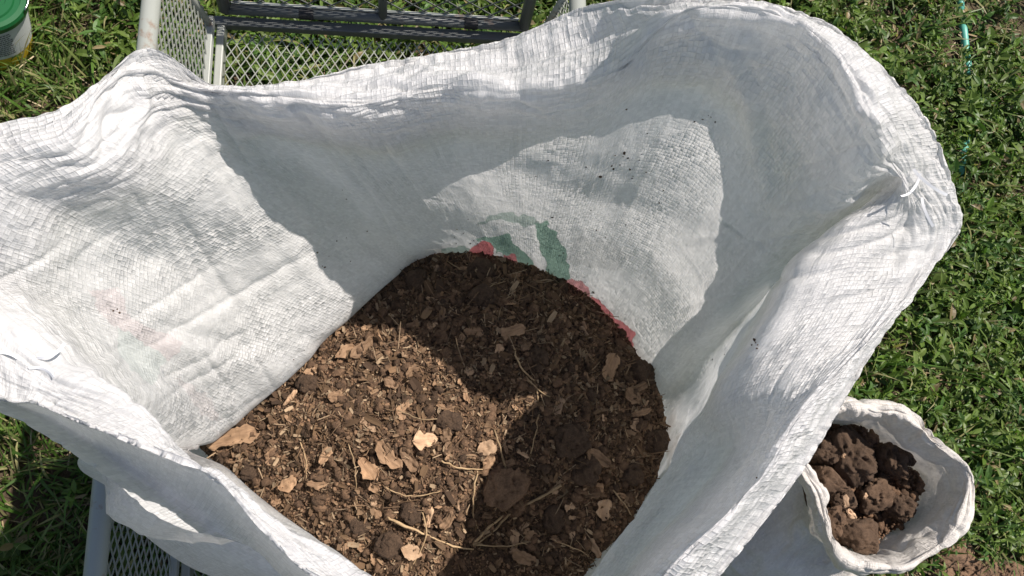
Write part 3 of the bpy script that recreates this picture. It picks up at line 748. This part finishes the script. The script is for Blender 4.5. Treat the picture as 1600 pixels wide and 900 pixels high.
protos = [chip_mesh('bark_chip', .013, .006, .0015, 300+i*5, (MAT_CHIP, MAT_CHIP, MAT_PALECHIP, MAT_CHIP)[i % 4], .25, (2.5, 1.5, 3.2)[i % 3]) for i in range(10)]
cnt = 0
while cnt < 230:
    px, py = rng.uniform(335, 1050), rng.uniform(400, 898)
    p, q = soil_at(px, py)
    if q > .97: continue
    left = (py-690)+(px-330)*.92
    if px < 640 and left < -270: pass
    src = protos[cnt % 10]; o = src if cnt < 10 else src.copy()
    if cnt >= 10: COL.objects.link(o)
    sc1 = float(np.clip(rng.lognormal(-.4, .35), .4, 1.3)); o.scale = (sc1*rng.uniform(.8, 1.3), sc1*rng.uniform(.7, 1.3), sc1)
    o.location = (p[0], p[1], p[2]+.0025); o.rotation_euler = (rng.normal(0, .45), rng.normal(0, .45), rng.uniform(0, 6.28))
    ry = 'at the far end of' if py < 480 else 'in the upper part of' if py < 600 else 'in the middle of' if py < 720 else 'low down in' if py < 820 else 'at the near end of'
    cxp = px-(690-(py-640)*.25); rx = 'beside the left wall' if cxp < -230 else 'left of centre' if cxp < -90 else 'on the centre line' if cxp < 60 else 'right of centre' if cxp < 200 else 'beside the right wall'
    tag(o, 'small %s bark chip %s the compost, %s' % ('pale' if cnt % 4 == 2 and cnt % 10 in (2, 6) else 'brown', ry, rx), 'wood chip', 'small bark chips strewn over the compost'); cnt += 1

def stem(pts, r, label, mat=MAT_STEM, lift=.004):
    P = []
    for k, (px, py) in enumerate(pts): p, _ = soil_at(px, py); P.append(p+np.array([0, 0, lift+.003*math.sin(k*1.9)]))
    P = np.array(P); n = 6*(len(P)-1)+1; c = cr(P, np.linspace(0, len(P)-1, n)); c += .0004*rng.normal(size=c.shape)
    m = MB(); r = r*.72; m.tube(c, r*(1+.15*rng.normal(size=n))*np.linspace(1.1, .7, n), 7); o = m.build('straw_stem', mat, smooth=True)
    at = o.data.attributes.new('tone', 'FLOAT_COLOR', 'POINT'); at.data.foreach_set('color', [1.0]*4*len(o.data.vertices))
    tag(o, label, 'dry stem', 'dry stems on the compost')
stem([(876, 757), (840, 778), (800, 800), (770, 830), (738, 850)], .0017, 'thick grey broken stem slanting across the shadow edge')
stem([(604, 807), (650, 828), (700, 850), (740, 860)], .0014, 'long tan straw lying at the front of the sunlit compost')
stem([(738, 850), (762, 824), (785, 806)], .0016, 'thick split pale stem end below the shadow edge')
stem([(841, 647), (834, 680), (825, 722)], .0009, 'short straight pale straw upright in the shade right of centre')
stem([(690, 720), (720, 732), (772, 733)], .0010, 'curved straw touching the pale peach flake')
stem([(545, 695), (556, 740), (558, 790), (572, 850)], .0006, 'thin upright rootlet left of the curled chips')
stem([(745, 735), (738, 780), (742, 815), (755, 840)], .0009, 'forked thin stem running down beside the brown dirt clod')
stem([(820, 590), (850, 618), (890, 632), (930, 612)], .0007, 'thin looping root in the upper shaded compost')
stem([(800, 540), (812, 575), (835, 600), (842, 640)], .0010, 'bent dark twig in the upper shaded compost')
stem([(860, 842), (900, 858), (930, 875), (960, 885)], .0007, 'thin root at the front right of the compost')
stem([(790, 735), (780, 700), (772, 672)], .0012, 'short twig rising along the shadow edge')
stem([(955, 765), (975, 790), (990, 812)], .0008, 'straight twig close to the right fold of the sack')
stem([(680, 400), (720, 424)], .0008, 'pale straw at the very top of the compost')
stem([(735, 470), (765, 450), (790, 440)], .0006, 'fine straw between the two upper round clods')
stem([(600, 760), (640, 775), (690, 768)], .0008, 'wavy pale straw under the cupped chip')
stem([(620, 640), (660, 655), (700, 650)], .0007, 'faint straw above the pale cream flake')
stem([(740, 850), (790, 852), (850, 845), (895, 862)], .0009, 'long arching root crossing the shaded front')
stem([(470, 690), (480, 720), (478, 760)], .0006, 'thin rootlet at the left of the compost')
stem([(660, 800), (665, 840), (640, 890)], .0009, 'upright straw crossing the long tan straw')

CL = [(752, 424, .014, 'round dark clod near the top of the compost'), (752, 466, .013, 'round clod just below the topmost clod'),
      (890, 686, .017, 'large round earthy clod in the shade right of centre'), (790, 758, .022, 'rough grey-brown dirt clod half in sun at the shadow edge'),
      (912, 732, .015, 'broad low clod under the large round clod in shade'), (950, 445, .012, 'small clod at the upper right edge of the compost'),
      (1000, 585, .014, 'clod against the right wall of the sack'), (485, 602, .010, 'small dark clod on the upper left edge of the sunlit compost'),
      (392, 735, .010, 'small round clod low on the left of the compost'), (642, 800, .010, 'brown clod above the long tan straw'),
      (560, 820, .010, 'small crumbly clod at the front left of the compost'), (865, 810, .013, 'dark clod in the shaded front'), (700, 660, .012, 'dark reddish clod right of the pale cream flake'),
      (840, 560, .011, 'small clod in the centre of the shaded compost'), (610, 850, .012, 'low clod near the front rim'), (985, 740, .012, 'clod tucked under the right fold'),
      (1025, 690, .013, 'dark clod where compost meets the right wall'), (650, 440, .012, 'clod at the upper left of the shaded compost')]
for i, (px, py, r, lb) in enumerate(CL):
    V, Fc = clod(r, 500+i*3, 5 if r > .014 else 4, (1, .9, .62), .40); V = cut(V, r, i)
    o = add_mesh('dirt_clod', V, Fc, MAT_CLOD, colors=tones(len(V), .62 if i != 3 else 1.5)); tag(place(o, px, py, r*.18, (0, 0, i*1.3)), lb, 'clod', 'clods on the compost')
# specks stuck to the inner wall
sp = []
for cx_, cy_, n_, sg_ in [(985, 255, 26, 22), (870, 260, 6, 30), (1180, 535, 12, 6), (1120, 560, 8, 16), (720, 385, 26, 26), (1100, 190, 10, 9), (540, 330, 10, 20), (510, 400, 14, 20), (180, 475, 5, 8), (880, 400, 14, 50), (1000, 330, 20, 80), (420, 540, 6, 30), (1300, 800, 1, 4)]:
    for _ in range((n_+1)//2): sp.append((cx_+rng.normal(0, sg_), cy_+rng.normal(0, sg_)))
sub = G2[120:430:2, ::2].reshape(-1, 3); su_, sv_ = proj(sub); VV = []; FF = []; rs = []; PP = []
for (px, py) in sp:
    j = np.argmin((su_-px)**2+(sv_-py)**2); PP.append(sub[j]); rs.append(np.clip(.0005*(rng.pareto(3)+1), .0005, .0013))
PP = np.array(PP); rs = np.array(rs)
Va, Fa = lumps(PP, rs, Vi, Fi); tag(add_mesh('soil_specks', Va, Fa, MAT_SOIL, colors=tones(len(Va), .8)), 'tiny dark soil specks stuck to the inside of the large sack', 'soil specks', kind='stuff')

# ------------------------------------------------------------------ garden cart
cart = empty('garden_cart', (-.02, .1, 0))
tag(cart, 'grey steel mesh garden cart carrying the large white sack', 'cart')
FZ = .27; TZ = .47
fl = U(345, 35, FZ); fr = U(823, 62, FZ)             # far floor corners
ax_x = (fr-fl)/np.linalg.norm(fr-fl); ax_y = np.array([-ax_x[1], ax_x[0], 0]); LEN = 1.05
tl_far = U(252, 0, TZ); tl_near = U(166, 900, TZ)
nl = fl-ax_y*LEN; nr_ = fr-ax_y*LEN
sdir = (tl_near-tl_far)/np.linalg.norm(tl_near-tl_far)
tl0 = tl_far-sdir*.02; tl0 = tl_far+sdir*((fl-tl_far).dot(sdir))*1.0; tl1 = tl0+sdir*LEN
# right side mirrors the left one
offl = tl0-fl; offl_x = offl.dot(ax_x); offl1_x = (tl1-nl).dot(ax_x)
tr0 = fr-ax_x*offl_x+np.array([0, 0, TZ-FZ]); tr1 = nr_-ax_x*offl1_x*.6+np.array([0, 0, TZ-FZ])
def diamond(mb, p, a, b, La, Lb, da, db, r):
    """diamond wire mesh on the plane p + x*a + y*b, 0..La, 0..Lb"""
    k0 = int(math.ceil(La/da))+int(math.ceil(Lb/db))
    for sgn in (1, -1):
        for k in range(-k0, k0+1):
            # line: x/da - sgn*y/db = k
            pts = []
            y0, y1 = 0.0, Lb
            x0, x1 = da*(k+sgn*y0/db), da*(k+sgn*y1/db)
            def clip(x, y, X, Y):
                if x < 0: y = y+(0-x)*(Y-y)/(X-x); x = 0
                if x > La: y = y+(La-x)*(Y-y)/(X-x); x = La
                return x, y
            if max(x0, x1) <= 0 or min(x0, x1) >= La: continue
            xa, ya = clip(x0, y0, x1, y1); xb, yb = clip(x1, y1, x0, y0)
            if math.hypot(xb-xa, yb-ya) < .004: continue
            n_ = max(2, int(math.hypot(xb-xa, yb-ya)/.03))
            zz = np.cross(a, b); zz = zz/np.linalg.norm(zz)*sgn*r*.6
            P0 = p+a*xa+b*ya+zz; P1 = p+a*xb+b*yb+zz
            mb.bar(P0, P1, r, 4, r*.8, up=tuple(np.cross(a, b)/np.linalg.norm(np.cross(a, b))))
def part(mb, name, mat, smooth=False, bevel=0, under=None):
    o = mb.build(name, mat, smooth=smooth, bevel=bevel)
    if under is None: return child(o, cart)
    o.parent = under; return o
m = MB(); diamond(m, fl-ax_y*LEN+ax_x*.012+np.array([0, 0, .004]), ax_x, ax_y, np.linalg.norm(fr-fl)-.024, LEN-.02, .0150, .0235, .00075); part(m, 'floor_mesh', MAT_WIRE)
# floor frame
m = MB(); m.bar(fl-ax_y*.0+np.array([0, 0, -.012]), nl+np.array([0, 0, -.012]), .006, 4, .012); part(m, 'floor_rail', MAT_RAIL, bevel=.002)
m = MB(); m.bar(fr+np.array([0, 0, -.012]), nr_+np.array([0, 0, -.012]), .006, 4, .012); part(m, 'floor_rail', MAT_RAIL, bevel=.002)
m = MB(); m.bar(fl+ax_y*.003-ax_x*.011+np.array([0, 0, -.006]), fr+ax_y*.003+ax_x*.011+np.array([0, 0, -.006]), .0078, 4, .0078); part(m, 'floor_crossbar', MAT_DARKRAIL, bevel=.002)
m = MB(); m.bar(nl-ax_y*.011-ax_x*.011+np.array([0, 0, -.010]), nr_-ax_y*.011+ax_x*.011+np.array([0, 0, -.010]), .013, 4, .013); part(m, 'floor_crossbar', MAT_RAIL, bevel=.002)
# left and right sides
def side(p0, p1, q0, q1, sgn):
    off = ax_x*sgn*.012
    a = (p1-p0)/np.linalg.norm(p1-p0); b0 = q0-p0; b1 = q1-p1
    mb = MB(); L_ = np.linalg.norm(p1-p0); hgt = np.linalg.norm(b0); nA = int(L_/.0235)
    nrm_ = np.cross(a, b0); nrm_ /= np.linalg.norm(nrm_)
    # wires running zigzag like expanded metal, sheared onto the leaning panel
    m2 = MB(); La = L_; Lb = 1.0
    da, db = .024, .0145/hgt
    k0 = int(La/da)+int(1/db)+2
    for s1 in (1, -1):
        for k in range(-k0, k0+1):
            ys = [0.0, 1.0]; x0, x1 = da*(k+s1*0/db), da*(k+s1*1/db)
            if max(x0, x1) <= 0 or min(x0, x1) >= La: continue
            def cl(x, y, X, Y):
                if x < 0: y = y+(0-x)*(Y-y)/(X-x); x = 0
                if x > La: y = y+(La-x)*(Y-y)/(X-x); x = La
                return x, y
            xa, ya = cl(x0, 0., x1, 1.); xb, yb = cl(x1, 1., x0, 0.)
            f = lambda x, y: p0+a*x+(b0*(1-x/La)+b1*(x/La))*y+nrm_*s1*.0007+off
            if math.hypot(xb-xa, (yb-ya)*hgt) < .004: continue
            m2.bar(f(xa, ya), f(xb, yb), .0008, 4, .0007, up=tuple(nrm_))
    pan = part(m2, 'side_panel', MAT_WIRE)
    mb.bar(q0+off-a*.012, q1+off+a*.012, .0118, 12, .0118); part(mb, 'top_rail', MAT_RAIL, smooth=True, under=pan)
    mb = MB(); mb.bar(p0+off+np.array([0, 0, .012]), p1+off+np.array([0, 0, .010]), .005, 4, .007); part(mb, 'bottom_rail', MAT_RAIL, bevel=.0015, under=pan)
    for x in (.012, .5, .988):
        mb = MB(); A0 = p0+(p1-p0)*x+off; B0 = q0+(q1-q0)*x+off; mb.bar(A0+np.array([0, 0, .002]), B0-np.array([0, 0, .008]), .006 if 0 < x < .9 else .009, 8)
        part(mb, 'upright', MAT_RAIL, smooth=True, under=pan)
side(fl, nl, tl0, tl1, -1); side(fr, nr_, tr0, tr1, 1)
# far end gate
e0 = fl+ax_y*.016+ax_x*.008+np.array([0, 0, .012]); e1 = fr+ax_y*.016-ax_x*.006+np.array([0, 0, .012])
lean_e = np.array([0, 0, 1.0])*.25+ax_y*.05; t0 = e0+lean_e-ax_x*.004; t1 = e1+lean_e+ax_x*.004
m = MB(); aa = (e1-e0)/np.linalg.norm(e1-e0); bb = lean_e/np.linalg.norm(lean_e); diamond(m, e0+ax_y*.0085, aa, bb, np.linalg.norm(e1-e0), np.linalg.norm(lean_e), .036, .024, .0009); gate = part(m, 'end_gate', MAT_DARKWIRE)
m = MB(); m.bar(e0, e1, .0078, 14); part(m, 'gate_rail', MAT_DARKRAIL, smooth=True, under=gate)
m = MB(); m.bar(t0, t1, .0078, 14); part(m, 'gate_rail', MAT_DARKRAIL, smooth=True, under=gate)
for f in (0, .515, 1):
    m = MB(); m.bar(e0+(e1-e0)*f, t0+(t1-t0)*f, .0095 if f in (0, 1) else .0070, 12); part(m, 'gate_post', MAT_DARKRAIL, smooth=True, under=gate)
m = MB(); m.bar(e0+ax_y*.0085+np.array([0, 0, .005])+ax_x*.01, e1+ax_y*.0085+np.array([0, 0, .005])-ax_x*.01, .0022, 4, .003); part(m, 'mesh_edge', MAT_RAIL, under=gate)
for f in (.262, .815):
    c = e0+(e1-e0)*f; m = MB(); m.bar(c-aa*.011, c+aa*.011, .0092, 14); part(m, 'clip', MAT_BLACK, smooth=True, bevel=.001, under=gate)
# near end gate (out of the picture)
n0 = nl+np.array([0, 0, .014]); n1 = nr_+np.array([0, 0, .014])
m = MB(); m.bar(n0+np.array([0, 0, .19]), n1+np.array([0, 0, .19]), .0125, 12); part(m, 'gate_rail', MAT_RAIL, smooth=True)
for f in (0, 1):
    m = MB(); c = n0+(n1-n0)*f; m.bar(c, c+np.array([0, 0, .19]), .0105, 10); part(m, 'gate_post', MAT_RAIL, smooth=True)
# wheels under the load
for yy in (.20, -.24):
    for xx in (-.15, .11):
        wc = np.array([xx, yy, .125]); tr_ = MB(); prof = [(.085, -.028), (.105, -.032), (.12, -.024), (.125, 0), (.12, .024), (.105, .032), (.085, .028), (.085, -.028)]
        tr_.lathe(prof, 40); V = np.vstack(tr_.v)[:, [2, 0, 1]]+wc; tr_.v = [V]
        rm = MB(); rm.lathe([(.01, -.03), (.02, -.026), (.07, -.01), (.085, -.02), (.085, .02), (.07, .01), (.02, .026), (.01, .03)], 32); V = np.vstack(rm.v)[:, [2, 0, 1]]+wc; rm.v = [V]
        w_o = part(rm, 'wheel', MAT_RAIL, True); part(tr_, 'tyre', MAT_BLACK, True, under=w_o)
    m = MB(); m.bar((-.15, yy, .125), (.11, yy, .125), .008, 8); part(m, 'axle', MAT_DARKRAIL, True)
    for xx in (-.09, .05):
        m = MB(); m.bar((xx, yy, .125), (xx, yy, FZ-.02), .012, 4); part(m, 'axle_bracket', MAT_DARKRAIL)

# ------------------------------------------------------------------ small sack
Z0 = .36
SR = [(1330, 624), (1368, 626), (1405, 628), (1440, 648), (1468, 680), (1500, 712), (1528, 745), (1524, 800), (1500, 845), (1455, 878), (1415, 898), (1372, 896),
      (1330, 888), (1300, 862), (1285, 815), (1272, 770), (1250, 735), (1240, 700), (1258, 660), (1292, 632)]
zr = np.array([.37, .37, .375, .375, .37, .37, .36, .36, .36, .355, .355, .35, .35, .35, .345, .345, .34, .345, .355, .365])
Br = np.array([U(x, y, z) for (x, y), z in zip(SR, zr)]); ns2 = len(SR)
c2 = Br.mean(0); inn = c2-Br; inn[:, 2] = 0; inn /= np.linalg.norm(inn, axis=1)[:, None]
up_ = np.array([0, 0, 1.0])
C2 = Br+inn*.019+up_*.002
D2 = Br+inn*.026-up_*.03; E2 = Br+inn*.026-up_*.075; F2_ = Br+inn*.028-up_*.12
ang = np.arctan2((Br-c2)[:, 1], (Br-c2)[:, 0]); ang = np.unwrap(ang)
bc = c2+np.array([-.03, -.035, 0])
H2 = sup(ang, bc, .165, .160, .13, 2.2); I2 = sup(ang, bc, .150, .145, .012, 2.2)
A2b = Br-inn*.003-up_*.022
G_, S2, T2 = sheet_base([A2b, Br, C2, D2, E2, F2_, H2, I2], [14, 24, 34, 34, 30, 30, 24], 420)
N2 = normals(G_); P2 = .86; su2 = S2/ns2*P2; tv2 = np.concatenate([[0], np.cumsum(np.linalg.norm(np.diff(G_, axis=0), axis=2).mean(1))]); SU2, TV2 = np.meshgrid(su2, tv2)
ph = SU2*2*math.pi/P2; cx, cy = np.cos(ph)*P2/6.283, np.sin(ph)*P2/6.283; tt2 = T2[:, None]*np.ones((1, 420))
hh = .007*fbm(cx*14, cy*14, TV2*10, seed=81, oct=3)+.0055*ridge(cx*13, cy*11, TV2*60, seed=84)*np.exp(-((tt2-1.5)/1.0)**2)+.003*np.maximum(ridge(cx*24, cy*24, TV2*30, seed=85)-.4, 0)*2+.005*ridge(cx*20, cy*20, TV2*14, seed=82)*np.exp(-((tt2-2)/1.3)**2)+.0018*ridge(cx*55, cy*55, TV2*40, seed=83)
G_ = G_+N2*hh[..., None]
uv2 = np.stack([SU2, TV2], -1); uv2 = np.concatenate([uv2, np.stack([np.full((len(tv2), 1), P2), TV2[:, :1]], -1)], 1)
V, Fq, uvf = sheet_mesh(G_, uv2)
small = empty('small_woven_sack', (float(bc[0]), float(bc[1]), .01))
tag(small, 'small dirt-stained white woven sack of dark clods standing on the grass at right', 'sack')
child(add_mesh('sack_cloth', V, Fq, MAT_SACK2, uv=uvf, colors={'ink': np.tile([.5, .5, .5, 0], (len(V), 1))}), small)
# earth filling
k2 = 140; an2 = np.linspace(0, 2*math.pi, 160, endpoint=False); rr2 = np.linspace(.01, 1, k2)
bx = np.interp(np.arange(160)/160*ns2, np.arange(ns2+1), np.append(F2_[:, 0], F2_[0, 0])); by = np.interp(np.arange(160)/160*ns2, np.arange(ns2+1), np.append(F2_[:, 1], F2_[0, 1]))
fc = F2_.mean(0)[:2]
XX = fc[0]+(bx-fc[0])[None]*rr2[:, None]*1.0; YY = fc[1]+(by-fc[1])[None]*rr2[:, None]
def fill_z(x, y): return .272+.012*fbm(x*22, y*22, seed=91, oct=3)+.003*fbm(x*110, y*110, seed=92, oct=2)
ZZ = fill_z(XX, YY)-.01*rr2[:, None]**2
V = np.stack([XX, YY, ZZ], -1).reshape(-1, 3); i0 = np.arange(k2-1)[:, None]*160+np.arange(160)[None]; i1 = np.arange(k2-1)[:, None]*160+(np.arange(160)+1)[None] % 160
Fh = to_tri(np.stack([i0, i1, i1+160, i0+160], -1).reshape(-1, 4))
n_ = 2200; qa = np.sqrt(rng.random(n_))*.97; aa_ = rng.integers(0, 160, n_); cp = np.stack([fc[0]+(bx[aa_]-fc[0])*qa, fc[1]+(by[aa_]-fc[1])*qa], -1)
rr_ = np.clip(.0016*(rng.pareto(2.4, n_)+1), .0016, .008); Va, Fa = lumps(np.column_stack([cp, fill_z(cp[:, 0], cp[:, 1])+rr_*.3]), rr_, V2, F2)
tn = np.concatenate([np.full(len(V), .8), np.repeat(rng.uniform(.6, 1.5, n_), len(V2))])
tag(add_mesh('loose_earth', np.vstack([V, Va]), np.vstack([Fh, Fa+len(V)]), MAT_SOIL, colors={'tone': np.stack([tn, tn*.95, tn*.9, np.ones_like(tn)], -1)}), 'loose dark earth filling the small sack', 'earth', kind='stuff')
SC = [(1330, 712, .038, (.85, 1.0, .8), .3, 'large rounded clod with a hollow top, centre of the small sack'),
      (1388, 715, .030, (.6, 1.25, .8), .2, 'tall smooth clod at the right side of the small sack'),
      (1290, 750, .028, (1.25, .7, .8), -.5, 'oblong smooth clod at the left side of the small sack'),
      (1288, 705, .022, (.9, .9, .8), .1, 'dark clod at the upper left of the small sack'),
      (1412, 705, .022, (.8, 1.1, .9), .4, 'crumbly clod touching the right wall of the small sack'),
      (1368, 775, .024, (1, .9, .8), .9, 'knobbly clod in the middle of the small sack'),
      (1405, 790, .020, (.9, .9, .9), .2, 'clod with a dark hollow at the lower right of the small sack'),
      (1345, 838, .028, (1.3, .75, .7), -.1, 'flat broad clod at the front of the small sack'),
      (1300, 815, .020, (.9, 1.1, .8), .3, 'dark clod at the front left of the small sack'),
      (1318, 778, .016, (1, 1, .8), .3, 'small clod between the larger ones in the small sack')]
for i, (px, py, r, sq, yw, lb) in enumerate(SC):
    r *= 1.14; V, Fc = clod(r, 700+i*5, 5, sq, .46); V = cut(V, r*min(sq), i+50, 8, .75, 1.15); o = add_mesh('earth_clod', V, Fc, MAT_CLOD, colors=tones(len(V), .62+.14*(i % 3))); p = U(px, py, .285); o.location = tuple(p); o.rotation_euler = (.2*math.sin(i), .2*math.cos(i), yw)
    tag(o, lb, 'clod', 'clods in the small sack')
for i, (px, py, L, W, yw) in enumerate([(1322, 783, .018, .009, 1.4), (1330, 803, .017, .008, -.8), (1352, 775, .010, .006, 1.0), (1318, 712, .007, .004, 1.1)]):
    o = chip_mesh('wood_chip', L, W, .0035, 900+i*9, MAT_PALECHIP, .1, 2.0); o.location = tuple(U(px, py, .318)); o.rotation_euler = (.2, .1, yw)
    tag(o, ['upper blond wood chip on the earth in the small sack', 'lower blond wood chip on the earth in the small sack', 'small blond chip right of the upper chip in the small sack', 'tiny blond chip on top of the largest clod in the small sack'][i], 'wood chip', 'chips in the small sack')

# dirt spilled on the ground by the small sack
for i, (px, py, r, lb) in enumerate([(1490, 868, .030, 'brown dirt clump on the ground touching the small sack'), (1535, 888, .026, 'flat dirt clump on the ground right of the small sack'), (1470, 893, .020, 'dirt clump at the lower edge, below the small sack'), (1580, 897, .024, 'dirt clump at the lower right corner of the picture'), (1510, 905, .020, 'low dirt clump between the others on the ground')]):
    V, Fc = clod(r, 800+i*5, 5, (1.2, .9, .5), .4); o = add_mesh('dirt_clump', V, Fc, MAT_CLOD, colors=tones(len(V), 1.5)); o.location = tuple(U(px, py, .012)); tag(o, lb, 'dirt clump', 'dirt clumps on the ground by the small sack')

# ------------------------------------------------------------------ hose
m = MB(); c = cr(HP, np.linspace(0, len(HP)-1, 160)); m.tube(c, .0085, 14)
tag(m.build('garden_hose', MAT_HOSE, smooth=True), 'teal garden hose half buried in the lawn at upper right', 'hose')

# ------------------------------------------------------------------ pail
pb = U(-6, 68, .0); pt_ = U(-34, -8, .13); pax = pt_-pb; hp = float(np.linalg.norm(pax)); pq = Vector(pax).to_track_quat('Z', 'Y')
pail = empty('plastic_pail', tuple(pb)); pail.rotation_euler = pq.to_euler(); tag(pail, 'tilted yellow pail with white label and green lid in the grass at upper left', 'pail')
print('pail', hp, pax)
rb = .066
m = MB(); m.lathe([(0, .0), (rb*.93, .0), (rb*.94, .012), (rb, hp-.012), (rb*1.0, hp)], 96); m.build('pail_body', MAT_PAIL, pail, smooth=True)
def shift(o): o.matrix_parent_inverse = Matrix.Identity(4); return o
m = MB(); a0, a1 = 0, 2*math.pi
m.lathe([(rb*.950+.0008, .040), (rb+.0008, hp-.016)], 96); shift(child(m.build('paper_label', MAT_LABEL, smooth=True), pail))
m = MB(); m.lathe([(rb+.0002, hp-.016), (rb+.005, hp-.016), (rb+.006, hp-.006), (rb+.004, hp), (rb-.004, hp+.001), (rb-.006, hp-.004), (rb-.014, hp-.004), (rb-.016, hp-.001), (rb-.026, hp-.001), (rb-.028, hp-.005), (rb-.045, hp-.005), (rb-.047, hp-.002), (0, hp-.002)], 96)
lid = shift(child(m.build('lid', MAT_LID, smooth=False), pail))
m = MB()                                  # rows of fine print on the label
for row in range(11):
    zt = .050+row*(hp-.074)/11; rr0 = rb*.955+(rb*.045)*(zt-.038)/(hp-.068)+.0016
    a = 0.0
    while a < 6.2:
        if (a % 2.1) > 1.2: a += .1; continue
        wl = rad(rng.uniform(1.5, 5)); m.lathe([(rr0, zt), (rr0+.00005, zt+.0022)], 3, a0=a, a1=a+wl); a += wl+rad(1.0)
for row in range(6):
    zt = .052+row*(hp-.080)/6; rr0 = rb*.955+(rb*.045)*(zt-.038)/(hp-.068)+.0016; a = rad(-95)
    m.lathe([(rr0, zt), (rr0+.00005, zt+.003)], 8, a0=a, a1=a+rad(rng.uniform(10, 28)))
shift(child(m.build('label_print', MAT_INK), pail))
t = np.linspace(0, math.pi, 40); hx_ = np.stack([np.cos(t)*(rb+.007), -np.sin(t)*.06-.01, hp+.004+np.sin(t)*.012], -1); cz_, sz_ = math.cos(.6), math.sin(.6)
hx_ = hx_ @ np.array([[cz_, sz_, 0], [-sz_, cz_, 0], [0, 0, 1]])
m = MB(); m.tube(hx_, .0016, 8); shift(child(m.build('wire_handle', MAT_STEEL, smooth=True), pail))
